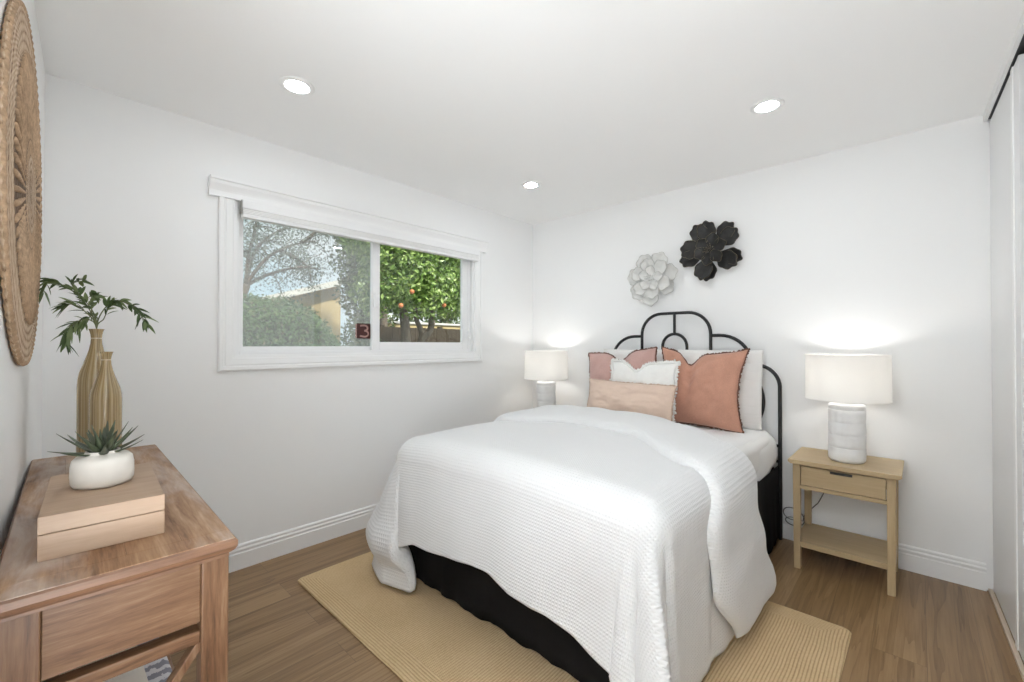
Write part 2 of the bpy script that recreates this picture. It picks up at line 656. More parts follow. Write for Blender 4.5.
# baseboards with a moulded top
BP = [(0, 0), (0.016, 0), (0.016, 0.088), (0.012, 0.093), (0.012, 0.099), (0.0145, 0.103), (0.0145, 0.110), (0.009, 0.117),
      (0.009, 0.121), (0.011, 0.124), (0.010, 0.131), (0.005, 0.136), (0, 0.137)]
b = MB()
b.add([(x, wl(0) + 0.0, z) for x, z in BP] + [(x, -0.0, z) for x, z in BP],
      [(i, (i + 1) % len(BP), len(BP) + (i + 1) % len(BP), len(BP) + i) for i in range(len(BP))])
struct(b.build('baseboard_window', MT['trim']))
b = MB()
b.prism([(-x, z) for x, z in BP], 'x', 0.0, 3.034)
struct(b.build('baseboard_back', MT['trim']))
b = MB()
b.add([(0.0, wl(0) + x, z) for x, z in BP] + [(2.0, wl(2) + x, z) for x, z in BP],
      [(i, (i + 1) % len(BP), len(BP) + (i + 1) % len(BP), len(BP) + i) for i in range(len(BP))])
struct(b.build('baseboard_left', MT['trim']))

# ------------------------------------------------------------------ window
win = bpy.data.objects.new('window_1', None)
win.location = (0, -1.68, OZ0)
COL.objects.link(win)
struct(win)


def frame_bar(b, prof, y0, z0, y1, z1):
    """mitred picture-frame moulding: PROF of (inset, x) around the outer rectangle"""
    n = len(prof)
    rect = [(y0, z0, 1, 1), (y1, z0, -1, 1), (y1, z1, -1, -1), (y0, z1, 1, -1)]
    o = len(b.v)
    for (y, z, sy, sz) in rect:
        for ins, x in prof:
            b.v.append((x, y + sy * ins, z + sz * ins))
    for k in range(4):
        for i in range(n):
            a = o + k * n
            c = o + ((k + 1) % 4) * n
            b.f.append((a + i, a + (i + 1) % n, c + (i + 1) % n, c + i))


b = MB()
frame_bar(b, [(0, 0), (0, 0.022), (0.006, 0.026), (0.022, 0.026), (0.026, 0.020), (0.031, 0.020), (0.035, 0.023), (0.066, 0.018),
              (0.072, 0.012), (0.078, 0.012), (0.078, 0)], -2.652, 1.108, -0.705, 2.15)
b.build('casing', MT['trim'], win)
b = MB()                                       # crown over the head casing
b.prism([(0, 2.055), (0.030, 2.055), (0.030, 2.085), (0.034, 2.095), (0.040, 2.105), (0.050, 2.12), (0.054, 2.135), (0.062, 2.14), (0.062, 2.155), (0, 2.155)],
        'y', -2.70, -0.66)
# prism 'y' gives (x, y, z)
b.build('head_casing', MT['trim'], win)
b = MB()                                       # jamb lining
b.box(-0.13, 0.0, -2.575, -2.560, OZ0, OZ1).box(-0.13, 0.0, -0.800, -0.785, OZ0, OZ1).box(-0.13, 0.0, -2.56, -0.80, OZ0, OZ0 + 0.012).box(-0.13, 0.0, -2.56, -0.80, OZ1 - 0.012, OZ1)
b.build('jamb', MT['trim'], win)
b = MB()                                       # vinyl frame
b.box(-0.10, -0.035, -2.560, -2.537, 1.197, 2.063).box(-0.10, -0.035, -0.822, -0.80, 1.197, 2.063)
b.box(-0.10, -0.035, -2.537, -0.822, 1.197, 1.216).box(-0.10, -0.035, -2.537, -0.822, 2.045, 2.063)
b.build('vinyl_frame', MT['vinyl'], win, bevel=0.002)


def sash(y0, y1, z0, z1, x0, x1, w, wb):
    b = MB()
    b.box(x0, x1, y0, y0 + w, z0, z1).box(x0, x1, y1 - w, y1, z0, z1)
    b.box(x0, x1, y0 + w, y1 - w, z0, z0 + wb).box(x0, x1, y0 + w, y1 - w, z1 - w, z1)
    return b


fs = sash(-2.537, -1.675, 1.216, 2.045, -0.095, -0.07, 0.026, 0.026).build('fixed_sash', MT['vinyl'], win, bevel=0.002)
MB().box(-0.0845, -0.0805, -2.512, -1.700, 1.240, 2.02).build('glass_pane', m_pane('hazy_pane', 0.09, 0.15), fs)
ss = sash(-1.712, -0.822, 1.216, 2.045, -0.066, -0.038, 0.058, 0.056).build('sliding_sash', MT['vinyl'], win, bevel=0.002)
MB().box(-0.054, -0.050, -1.656, -0.878, 1.270, 1.99).build('glass_pane', m_pane('clear_pane', 0.03, 0.0), ss)
MB().box(-0.038, -0.022, -1.700, -1.672, 1.52, 1.62).build('sash_lock', MT['vinyl'], ss, bevel=0.005)

MB().box(-0.034, -0.012, -0.825, -0.803, 1.30, 1.37).build('side_latch', MT['vinyl'], win, bevel=0.004)

# rolled blind in its cassette under the head casing
bl = empty('window_blind', (0.02, -1.66, 1.965), 'white cellular blind drawn up under the top of the window', 'blind')
MB().box(0.004, 0.052, -2.548, -0.770, 2.012, 2.060).build('headrail', MT['vinyl'], bl, bevel=0.004)
b = MB()
zs = [2.012 - i * 0.004 for i in range(9)]
prof = [(0.010 if i % 2 else 0.006, z) for i, z in enumerate(zs)] + [(0.046 if i % 2 else 0.050, z) for i, z in reversed(list(enumerate(zs)))]
b.prism(prof, 'y', -2.545, -0.773)
b.build('pleated_fabric', MT['white_fabric'], bl)
MB().box(0.005, 0.051, -2.546, -0.772, 1.962, 1.980).build('bottom_rail', MT['vinyl'], bl, bevel=0.004)
MB().box(0.008, 0.046, -2.5520, -2.5485, 1.985, 2.058).build('side_slit', m_plain('slit_grey', (0.35, 0.35, 0.33), 0.5, noise_scale=8), bl)  # grey colour put in for the shade in the slit beside the blind

# ------------------------------------------------------------------ recessed ceiling lights
MT['lens'] = m_emit('can_lens', (0.90, 0.955, 1.0), LIGHT_CAN)


def can_light(x, y, label):
    c = empty('recessed_light', (x, y, H), label, 'ceiling light', 'recessed ceiling lights')
    MB().lathe([(0.048, 0.0), (0.048, -0.004), (0.056, -0.006), (0.070, -0.005), (0.075, -0.001), (0.075, 0.0)], (x, y, H), 40).build('trim_ring', MT['trim'], c, smooth=True)
    b = MB()
    b.lathe([(0.0, -0.0045), (0.025, -0.0045), (0.047, -0.003), (0.047, -0.001), (0.0, -0.001)], (x, y, H), 32)
    b.build('lens', MT['lens'], c, smooth=True)
    return c


can_light(0.707, -2.510, 'round recessed ceiling light above the window, nearest the dresser')
can_light(0.687, -0.835, 'round recessed ceiling light near the corner where the window wall meets the bed wall')
can_light(2.243, -0.852, 'round recessed ceiling light on the closet side, above the right nightstand')

# added fill light, out of view in the hall behind the camera
hl_d = bpy.data.lights.new('hall_fill', 'AREA')
hl_d.shape = 'DISK'
hl_d.size = 0.5
hl_d.energy = LIGHT_HALL_FILL
hl_d.color = (0.88, 0.945, 1.0)
hl = bpy.data.objects.new('hall_fill', hl_d)
hl.location = (2.5, -4.1, 2.40)
hl.rotation_euler = (0, 0, 0)
COL.objects.link(hl)


# ------------------------------------------------------------------ bed
MT['black_metal'] = m_plain('black_metal', (0.012, 0.012, 0.013), 0.42, noise_scale=20, noise_amt=0.15)
MT['black_cloth'] = m_fabric('black_skirt_cloth', (0.012, 0.011, 0.011), 0.95, 300, 0.2, 0.0, 0.2)
MT['sheet'] = m_fabric('white_cotton', (0.80, 0.80, 0.795), 0.85, 300, 0.015, 0.15, 0.08)
MT['waffle'] = m_waffle('white_waffle_weave', (0.80, 0.80, 0.80))
MT['lining'] = m_fabric('white_duvet_lining', (0.78, 0.775, 0.76), 0.85, 300, 0.02, 0.15, 0.1)

BX0, BX1, BXC = 0.76, 2.12, 1.44
BFOOT, BHEAD = -1.935, -0.075

bed = empty('bed', (BXC, -1.0, 0), 'black metal bed with a rounded arch headboard and black bed skirt', 'bed')
YH = -0.05
TR = 0.0115
pts = [(BXC - 0.262, YH, 0.50), (BXC - 0.262, YH, 1.33)]
pts += [(BXC - 0.102 + 0.16 * cos(radians(a)), YH, 1.332 + 0.16 * sin(radians(a))) for a in range(180, 89, -9)]
pts += [(BXC + 0.102 + 0.16 * cos(radians(a)), YH, 1.332 + 0.16 * sin(radians(a))) for a in range(90, -1, -9)]
pts += [(BXC + 0.262, YH, 1.33), (BXC + 0.262, YH, 0.50)]
hb = MB().tube(pts, TR, 12).build('headboard', MT['black_metal'], bed, smooth=True, auto=50)
for s in (-1, 1):
    # post with its shoulder curve
    pts = [(BXC + s * 0.69, YH, 0.0), (BXC + s * 0.69, YH, 0.98)]
    pts += [(BXC + s * (0.55 + 0.14 * cos(radians(a))), YH, 0.98 + 0.14 * sin(radians(a))) for a in range(9, 91, 9)]
    pts += [(BXC + s * 0.525, YH, 1.12)]
    MB().tube(pts, TR, 12).build('post', MT['black_metal'], hb, smooth=True, auto=50)
    pts = [(BXC + s * (0.505 + 0.02 * k / 24 + 0.080 * sin(pi * k / 24) ** 1.2), YH, 0.62 + 0.49 * k / 24) for k in range(25)]
    pts += [(BXC + s * (0.325 + 0.20 * cos(radians(a))), YH, 1.12 + 0.20 * sin(radians(a))) for a in range(0, 91, 9)]
    pts += [(BXC + s * 0.262, YH, 1.32)]
    MB().tube(pts, TR, 12).build('shoulder_arch', MT['black_metal'], hb, smooth=True, auto=50)
b = MB()
pts = [(BXC - 0.093, YH, 0.50), (BXC - 0.093, YH, 1.235)]
pts += [(BXC + 0.093 * cos(radians(a)), YH, 1.24 + 0.095 * sin(radians(a))) for a in range(180, -1, -10)]
pts += [(BXC + 0.093, YH, 1.235), (BXC + 0.093, YH, 0.50)]
b.tube(pts, TR * 0.95, 12)
b.build('inner_arch', MT['black_metal'], hb, smooth=True, auto=50)
MB().tube([(BXC, YH, 1.333), (BXC, YH, 1.492)], TR * 0.9, 12).build('centre_stem', MT['black_metal'], hb, smooth=True, auto=50)
for z in (0.60, 0.50):
    MB().tube([(BXC - 0.69, YH, z), (BXC + 0.69, YH, z)], TR * 0.8, 10).build('cross_rail', MT['black_metal'], hb, smooth=True, auto=50)
# side rails and feet under the box spring
b = MB()
for s in (-1, 1):
    b.box(BXC + s * 0.66 - 0.015, BXC + s * 0.66 + 0.015, BFOOT + 0.03, -0.062, 0.17, 0.20)
b.box(BXC - 0.66, BXC + 0.66, BFOOT + 0.03, BFOOT + 0.06, 0.17, 0.20)
b.build('bed_frame', MT['black_metal'], bed)
for x in (BXC - 0.62, BXC + 0.62):
    for y in (BFOOT + 0.08, -0.35):
        MB().tube([(x, y, 0.017 if y < -1 else 0.003), (x, y, 0.18)], 0.018, 12).build('leg', MT['black_metal'], bed, smooth=True, auto=50)
MB().box(BX0 + 0.012, BX1 - 0.012, BFOOT + 0.012, BHEAD, 0.20, 0.475).build('box_spring', MT['black_cloth'], bed, bevel=0.02, seg=3)


def skirt():
    """gathered cloth hanging from the box spring on foot and both sides"""
    path = []
    n = 60
    for i in range(n + 1):
        path.append((BX0, lerp(BHEAD, BFOOT, i / n), -1, 0))
    for i in range(1, 8):
        a = i / 8 * pi / 2
        path.append((BX0 + 0.02 - 0.02 * cos(a), BFOOT + 0.02 - 0.02 * sin(a) , -cos(a), -sin(a)))
    for i in range(n + 1):
        path.append((lerp(BX0 + 0.02, BX1 - 0.02, i / n), BFOOT, 0, -1))
    for i in range(1, 8):
        a = i / 8 * pi / 2
        path.append((BX1 - 0.02 + 0.02 * sin(a), BFOOT + 0.02 - 0.02 * cos(a), sin(a), -cos(a)))
    for i in range(n + 1):
        path.append((BX1, lerp(BFOOT, BHEAD, i / n), 1, 0))
    m = len(path)
    b = MB()

    def P(i, j):
        x, y, nx, ny = path[i]
        t = j / 9
        s = i * 0.028
        w = (noise.noise((s * 9, 0.3, 1.7)) * 0.018 + noise.noise((s * 23, 4, 2)) * 0.006) * t
        hem = 0.026 + 0.012 * noise.noise((s * 6, 7, 3))
        if abs(ny) > 0.5:
            hem += 0.006 * noise.noise((s * 15, 2, 3))
        z = lerp(0.478, hem, t)
        o = 0.004 + 0.012 * t + w
        return (x + nx * o, y + ny * o, z)
    b.grid(m, 10, P)
    return b.build('bed_skirt', MT['black_cloth'], bed, smooth=True, solid=0.003, fix=True)


skirt()

# mattress in its fitted sheet
mt = empty('mattress', (BXC, -1.0, 0.478), 'mattress in a white fitted sheet, showing between pillows and duvet', 'mattress')


def rounded_slab(x0, x1, y0, y1, z0, z1, r, nx=34, ny=44):
    b = MB()
    import itertools
    bm = bmesh.new()
    bmesh.ops.create_cube(bm, size=1)
    bmesh.ops.subdivide_edges(bm, edges=bm.edges[:], cuts=22, use_grid_fill=True)
    for v in bm.verts:
        p = Vector((lerp(x0, x1, v.co.x + 0.5), lerp(y0, y1, v.co.y + 0.5), lerp(z0, z1, v.co.z + 0.5)))
        c = Vector((min(max(p.x, x0 + r), x1 - r), min(max(p.y, y0 + r), y1 - r), min(max(p.z, z0 + r * .6), z1 - r * .6)))
        d = p - c
        d2 = Vector((d.x / r, d.y / r, d.z / (r * .6)))
        L = d2.length
        if L > 1:
            d2 /= L
        v.co = c + Vector((d2.x * r, d2.y * r, d2.z * r * .6))
    bm.verts.index_update()
    b.v = [tuple(v.co) for v in bm.verts]
    b.f = [tuple(v.index for v in f.verts) for f in bm.faces]
    bm.free()
    return b


rounded_slab(BX0 + 0.015, BX1 - 0.015, BFOOT + 0.005, BHEAD, 0.478, 0.698, 0.09).build('mattress_pad', MT['lining'], mt, smooth=True)


def sheet_fn():
    """loose sheet over the mattress: top, two sides with slack corners at the head"""
    b = MB()
    nu, nv = 61, 40
    uvs = []

    def P(i, j):
        y = lerp(-1.35, BHEAD - 0.004, j / (nv - 1))
        u = lerp(-0.92, 0.92, i / (nu - 1))
        s = 1 if u > 0 else -1
        a = abs(u)
        hw = 0.650
        R = 0.10
        zt = 0.708 + 0.004 * noise.noise((u * 4, y * 5, 2))
        # how far the side hangs: shallow at the head corner, deeper away from it
        hang = interp(y, [(-1.35, 0.235), (-0.62, 0.225), (-0.35, 0.15), (-0.13, 0.085), (-0.07, 0.06)])
        if a <= hw - R:
            x, z = a, zt
        else:
            t = (a - (hw - R)) / (0.92 - (hw - R))
            L = t * (pi / 2 * R + hang)
            if L < pi / 2 * R:
                x = hw - R + R * sin(L / R) + 0.012
                z = zt - R * (1 - cos(L / R))
            else:
                x = hw + 0.012
                z = zt - R - (L - pi / 2 * R)
            x += 0.010 * t * noise.noise((y * 9, 3, s)) + 0.022 * t * smooth01((y + 0.6) / 0.4)
        return (BXC + s * x, y, z)
    b.grid(nu, nv, P)
    return b.build('fitted_sheet', MT['sheet'], mt, smooth=True, solid=0.004, solid_off=-1)


sheet_fn()

# ------------------------------------------------------------------ duvet
DX0, DX1, DYF = 0.815, 2.085, -1.90            # where the duvet begins to bend over
RB = 0.105


def top_z(x, y):
    t = (x - BXC) / 0.64
    z = 0.738 + 0.026 * (1 - min(1, t * t)) + 0.010 * noise.noise((x * 2.2, y * 2.2, 5)) + 0.004 * noise.noise((x * 7, y * 5, 1))
    return z


def drape(u, v, k=0.0):
    """cloth metres (U across from the bed's middle, V along from the wall) -> place in the room.
    beyond the mattress edge the cloth bends over a round edge and falls with folds"""
    x, y = BXC + u, v
    bx = min(max(x, DX0), DX1)
    by = max(y, DYF)
    eu, ev = x - bx, y - by
    L = sqrt(eu * eu + ev * ev)
    z0 = top_z(bx, by)
    if L < 1e-6:
        return Vector((bx, by, z0))
    nx, ny = eu / L, ev / L
    corner = min(abs(nx), abs(ny)) * 1.414        # 1 on the diagonal
    left = nx < 0
    # edge roll then fall
    flare = radians((13 if left else 1.0 + k) if abs(nx) > abs(ny) else 9) + radians(8 if left else 5) * corner
    s = by * 1.0 if abs(nx) > 0.7 else bx
    fold = 0.0
    if abs(ny) < 0.999 and abs(nx) < 0.999:
        ang = math.atan2(abs(ny), abs(nx))
        fold = 0.05 * cos(ang * 8) * corner
    A = pi / 2 * RB
    if L < A:
        out = RB * sin(L / RB)
        dn = RB * (1 - cos(L / RB))
        t = 0
    else:
        t = L - A
        out = RB + t * sin(flare)
        dn = RB + t * cos(flare)
    w = smooth01((L - 0.1) / 0.4)
    out += w * 0.016 * noise.noise((bx * 6.3, by * 6.3, 8.0))
    out += w * ((0.035 if left or abs(ny) > 0.5 else 0.018) * noise.noise((bx * 4.1 + 3, by * 4.1, 2.0 + L)) + 0.012 * noise.noise((bx * 11, by * 11, 3.0 + L * 2)) + fold * 0.8)
    z = z0 - dn
    floor_z = 0.037
    if z < floor_z:
        out += (floor_z - z) * 0.55
        z = floor_z + 0.004
    px, py = bx + nx * out, by + ny * out
    P = Vector((px, py, z))
    if left and ny < -1e-4 and nx < -1e-4:
        # the slack corner at the foot falls as a broad tail that swings in front of the skirt
        a = math.atan2(-ny, -nx) / (pi / 2)
        hem_L = min(0.67 / -nx, 0.58 / -ny)
        path = [(0.0, (0.58, -1.90, 0.13)), (0.22, (0.555, -2.03, 0.120)), (0.42, (0.63, -2.095, 0.080)), (0.62, (0.78, -2.115, 0.040)), (0.80, (0.925, -2.085, 0.030)),
                (0.92, (0.895, -2.035, 0.11)), (1.0, (0.83, -2.02, 0.21))]
        Hm = Vector([interp(a, [(q, h[c]) for q, h in path]) for c in range(3)])
        P0 = Vector((bx + nx * RB, by + ny * RB, z0 - RB))
        if L < A:
            C = P
        else:
            t = min(1.0, (L - A) / (hem_L - A))
            C = P0.lerp(Hm, t)
            bul = sin(pi * min(1, t * 1.05)) * 0.030 + 0.035 * math.exp(-((t - 0.66) / 0.13) ** 2) - 0.030 * smooth01((t - 0.72) / 0.14)
            C += Vector((nx, ny, 0)) * (bul + 0.014 * sin(a * 13 + 0.5) * t)
        P = P.lerp(C, smooth01(min(a, 1 - a) / 0.16))
    return P


dv = empty('duvet', (BXC, -1.35, 0.74), 'white waffle weave duvet spread over the bed and hanging over its foot', 'duvet')


def duvet_sheet():
    nu, nv = 190, 170
    b = MB()
    uvs = []
    ul, ur = -1.30, 1.40

    def P(i, j):
        a = i / (nu - 1)
        u = lerp(ul, ur, a)
        foot = interp(u, [(-1.30, -2.48), (-0.63, -2.48), (-0.40, -2.43), (0.0, -2.40), (0.33, -2.43), (0.62, -2.475), (0.80, -2.55), (1.40, -2.60)])
        head = interp(u, [(-1.12, -1.00), (-0.6, -1.0), (0.2, -0.95), (0.66, -1.20), (1.32, -1.25)])
        v = lerp(head, foot, j / (nv - 1))
        p = drape(u, v)
        uvs.append((u, v))
        return p
    b.grid(nu, nv, P)
    return b.build('cover', MT['waffle'], dv, smooth=True, solid=0.022, solid_off=-1, uvs=uvs)


def duvet_fold():
    """the head end turned back over itself: a thick band from side to side"""
    nu, nv = 170, 44
    b = MB()
    uvs = []
    ul, ur = -1.12, 1.37
    e = 0.004

    def P(i, j):
        a = i / (nu - 1)
        u = lerp(ul, ur, a)
        head = interp(u, [(-1.12, -0.64), (-0.6, -0.66), (0.05, -0.70), (0.40, -0.84), (0.70, -1.06), (0.90, -1.06), (1.10, -0.98), (1.40, -0.86)])
        crease = interp(u, [(-1.12, -1.26), (-0.6, -1.25), (-0.28, -1.14), (0.19, -1.20), (0.66, -1.50), (0.90, -1.62), (1.10, -1.58), (1.40, -1.38)])
        # closed loop in the cross direction: top from head to crease, then back beneath
        n2 = nv
        t = j / n2 * 2
        endt = min(1.0, min(a, 1 - a) / 0.035)
        endk = sqrt(max(0, 1 - (1 - endt) ** 2))
        if t <= 1:
            s = 0.5 - 0.5 * cos(pi * t)
            hgt = 0.018 + 0.050 * sqrt(max(0, 1 - (2 * s - 1) ** 8)) * (0.35 + 0.65 * endk)
        else:
            s = 0.5 - 0.5 * cos(pi * (2 - t))
            hgt = 0.018 - 0.012 * sqrt(max(0, 1 - (2 * s - 1) ** 4)) 
        v = lerp(head, crease, s)
        K = 3.5
        p = drape(u, v, K)
        du = drape(u + e, v, K) - drape(u - e, v, K)
        dvv = drape(u, v + e, K) - drape(u, v - e, K)
        nrm = du.cross(dvv)
        if nrm.length > 0:
            nrm.normalize()
        hgt += 0.006 * noise.noise((u * 6, v * 6, 9)) * (1 if t <= 1 else 0)
        uvs.append((u, v))
        q = p + nrm * hgt
        q.z = max(q.z, 0.024)
        return q

    o = len(b.v)
    for j in range(nv):
        for i in range(nu):
            b.v.append(tuple(P(i, j)))
    for j in range(nv):
        j2 = (j + 1) % nv
        for i in range(nu - 1):
            b.f.append((o + j * nu + i, o + j * nu + i + 1, o + j2 * nu + i + 1, o + j2 * nu + i))
    b.f.append(tuple(o + j * nu for j in range(nv)))
    b.f.append(tuple(o + j * nu + nu - 1 for j in reversed(range(nv))))
    return b.build('turned_back_band', MT['waffle'], dv, smooth=True, uvs=uvs)


duvet_sheet()
duvet_fold()

# ------------------------------------------------------------------ pillows
MT['terracotta'] = m_fabric('terracotta_linen', (0.53, 0.28, 0.20), 0.9, 190, 0.18, 0.35, 0.35)
MT['dusty_pink'] = m_fabric('dusty_pink_linen', (0.56, 0.36, 0.32), 0.9, 190, 0.15, 0.35, 0.35)
MT['brown_fringe'] = m_fabric('brown_fringe', (0.17, 0.085, 0.06), 0.95, 120, 0.3, 0.1, 0.5)
MT['white_gauze'] = m_fabric('white_crinkled_gauze', (0.84, 0.83, 0.80), 0.9, 90, 0.03, 0.2, 0.7)
MT['blush'] = m_fabric('blush_linen', (0.68, 0.52, 0.42), 0.9, 190, 0.10, 0.35, 0.35)
MT['blush_trim'] = m_fabric('blush_fringe', (0.55, 0.40, 0.31), 0.9, 150, 0.2, 0.3, 0.5)
MT['white_fringe'] = m_fabric('white_fringe', (0.83, 0.82, 0.79), 0.9, 150, 0.06, 0.2, 0.5)
MT['quilt'] = m_quilt('white_quilted_cotton', (0.80, 0.79, 0.77))


def pillow(name, label, group, c, w, h, t, lean, yaw, mat, chop=0.0, ears=0.06, fringe=None, fringe_w=0.012, seed=0, roll=0.0, chop_u=0.0, chop_w=0.28, soft=0.6):
    """C is the middle of the bottom edge; leans back towards the wall by LEAN degrees"""
    rot = Matrix.Rotation(radians(yaw), 3, 'Z') @ Matrix.Rotation(radians(-lean), 3, 'X') @ Matrix.Rotation(radians(roll), 3, 'Y')
    C = Vector(c)
    p0 = empty(name, c, label, 'pillow', group)

    def outline(u, v):
        """u, v in -1..1 -> flat position with pulled-in sides and pricked corners"""
        x = w / 2 * u * (1 - ears * (1 - v * v) ** 1.0)
        y = h / 2 * v * (1 - ears * (1.0 if v > 0 else 0.35) * (1 - u * u) ** 1.0)
        if chop and v > -0.6:
            k = smooth01((v + 0.6) / 1.6)
            y -= chop * k * math.exp(-((u - chop_u) / chop_w) ** 2)
        y += 0.006 * noise.noise((u * 2 + seed, v * 2, 1))
        x += 0.006 * noise.noise((u * 2, v * 2 + seed, 4))
        return x, y

    def P(u, v, side):
        x, y = outline(u, v)
        prof = (max(0, 1 - abs(u) ** 2.6) * max(0, 1 - abs(v) ** 2.6)) ** soft
        th = t / 2 * prof
        if chop:
            k = smooth01((v + 0.75) / 1.75)
            th *= 1 - 0.50 * k * math.exp(-((u - chop_u) / (chop_w * 0.75)) ** 2)
        th *= 1 + 0.10 * v * -1
        wr = noise.noise((u * 3.1 + seed, v * 2.7, 2.2 + side)) * 0.016 + noise.noise((u * 8, v * 7 + seed, 1 + side)) * 0.007
        # puckers that run in from the corners
        cr = sin((u - v) * 9 + seed) * 0.009 * abs(u * v) + sin((u + v) * 11 + seed) * 0.004 * abs(u * v)
        th += (wr + cr) * prof
        return C + rot @ Vector((x, -side * th, y + h / 2))

    n = 44
    b = MB()
    uvs = []
    idx = {}
    for side in (1, -1):
        for j in range(n + 1):
            for i in range(n + 1):
                u = -cos(pi * i / n)
                v = -cos(pi * j / n)
                u = lerp(u, -1 + 2 * i / n, 0.5)
                v = lerp(v, -1 + 2 * j / n, 0.5)
                edge = i in (0, n) or j in (0, n)
                if edge and side == -1:
                    idx[(side, i, j)] = idx[(1, i, j)]
                    continue
                idx[(side, i, j)] = len(b.v)
                b.v.append(tuple(P(u, v, side)))
                uvs.append((u * w / 2, v * h / 2))
        for j in range(n):
            for i in range(n):
                f = (idx[(side, i, j)], idx[(side, i + 1, j)], idx[(side, i + 1, j + 1)], idx[(side, i, j + 1)])
                b.f.append(f if side == 1 else tuple(reversed(f)))
    b.build('cushion', mat, p0, smooth=True, uvs=uvs)
    # rim: a cord or frayed edge along the seam
    if fringe:
        per = []
        m = 90
        for k in range(m):
            per.append((-1 + 2 * k / m, 1))
        for k in range(m):
            per.append((1, 1 - 2 * k / m))
        for k in range(m):
            per.append((1 - 2 * k / m, -1))
        for k in range(m):
            per.append((-1, -1 + 2 * k / m))
        b = MB()
        rnd = random.Random(seed + 5)
        K = len(per)
        for k, (u, v) in enumerate(per):
            x, y = outline(u, v)
            mx = max(abs(u), abs(v))
            dx = (u if abs(u) >= 0.985 else 0)
            dy = (v if abs(v) >= 0.985 else 0)
            dl = sqrt(dx * dx + dy * dy) or 1
            L = fringe_w * rnd.uniform(0.55, 1.35)
            for q in range(4):
                ang = 2 * pi * q / 4
                rr = 0.0055
                b.v.append(tuple(C + rot @ Vector((x + dx / dl * (L * 0.5 + L * 0.5 * cos(ang)) - dx / dl * 0.004, rr * sin(ang) + 0.002 * rnd.uniform(-1, 1), y + h / 2 + dy / dl * (L * 0.5 + L * 0.5 * cos(ang)) - dy / dl * 0.004))))
        for k in range(K):
            k2 = (k + 1) % K
            for q in range(4):
                b.f.append((k * 4 + q, k * 4 + (q + 1) % 4, k2 * 4 + (q + 1) % 4, k2 * 4 + q))
        b.build('fringed_edge', fringe, p0, smooth=True)
    return p0


G = 'pillows on the bed'
pillow('pillow', 'large white pillow standing against the headboard on the window side, behind the pink one', G,
       (1.155, -0.180, 0.708), 0.56, 0.515, 0.12, 6, 0, MT['quilt'], ears=0.02, seed=1, soft=0.5)
pillow('pillow', 'large white quilted pillow standing against the headboard, right behind the terracotta one', G,
       (1.735, -0.180, 0.708), 0.64, 0.515, 0.12, 6, 0, MT['quilt'], ears=0.015, seed=2, soft=0.5)
pillow('pillow', 'square dusty pink pillow with brown fringe, leftmost of the coloured pillows', G,
       (1.160, -0.345, 0.718), 0.56, 0.50, 0.14, 9, 3, MT['dusty_pink'], chop=0.065, fringe=MT['brown_fringe'], seed=3, roll=-5, chop_w=0.26)
pillow('pillow', 'large square terracotta pillow with brown fringe and a dented top', G,
       (1.708, -0.345, 0.712), 0.575, 0.528, 0.15, 9, -2, MT['terracotta'], chop=0.085, fringe=MT['brown_fringe'], seed=4, roll=1.0, ears=0.165, chop_u=-0.25, chop_w=0.20)
pillow('pillow', 'small white gauze pillow with ruffled edge between the lumbar and pink pillows', G,
       (1.365, -0.480, 0.716), 0.49, 0.42, 0.11, 9, -2, MT['white_gauze'], chop=0.06, fringe=MT['white_fringe'], fringe_w=0.026, seed=5, chop_u=-0.2, chop_w=0.25)
pillow('pillow', 'oblong blush lumbar pillow lying in front of all the other pillows', G,
       (1.325, -0.600, 0.718), 0.665, 0.285, 0.125, 12, -2, MT['blush'], ears=0.05, fringe=MT['blush_trim'], fringe_w=0.010, seed=6, roll=1)

# ------------------------------------------------------------------ rug
RX0, RX1, RY0, RY1 = 0.37, 2.565, -2.375, -0.885
rug = None


def build_rug():
    cx, cy = (RX0 + RX1) / 2, (RY0 + RY1) / 2
    hx, hy = (RX1 - RX0) / 2, (RY1 - RY0) / 2
    per = []
    r = 0.03
    for (sx, sy, a0) in ((1, 1, 0), (-1, 1, 90), (-1, -1, 180), (1, -1, 270)):
        for k in range(7):
            a = radians(a0 + 90 * k / 6)
            per.append((sx * (hx - r) + r * cos(a), sy * (hy - r) + r * sin(a)))
    # resample the sides
    P = []
    for i in range(len(per)):
        a = Vector(per[i]); c = Vector(per[(i + 1) % len(per)])
        n = max(1, int((c - a).length / 0.04))
        for k in range(n):
            P.append(a.lerp(c, k / n))
    m = len(P)
    b = MB()
    T = 0.013
    levels = [(0.0, 0.001), (-0.003, 0.006), (0.0, 0.010), (0.006, T), (0.03, T)]
    for ins, z in levels:
        for p in P:
            w = 0.004 * noise.noise((p.x * 5, p.y * 5, 2))
            s = 1 - ins / hx
            b.v.append((p.x * (1 - ins / hx) + w, p.y * (1 - ins / hy) + w, z))
    for l in range(len(levels) - 1):
        for i in range(m):
            j = (i + 1) % m
            b.f.append((l * m + i, l * m + j, (l + 1) * m + j, (l + 1) * m + i))
    b.f.append(tuple(range((len(levels) - 1) * m, len(levels) * m)))
    b.f.append(tuple(reversed(range(m))))
    me = bpy.data.meshes.new('rug')
    me.from_pydata(b.v, [], b.f)
    me.materials.append(m_rug(hx, hy))
    o = bpy.data.objects.new('rug', me)
    COL.objects.link(o)
    o.location = (cx, cy, 0)
    return tag(o, 'rectangular braided jute rug lying on the floor under the bed', 'rug')


build_rug()

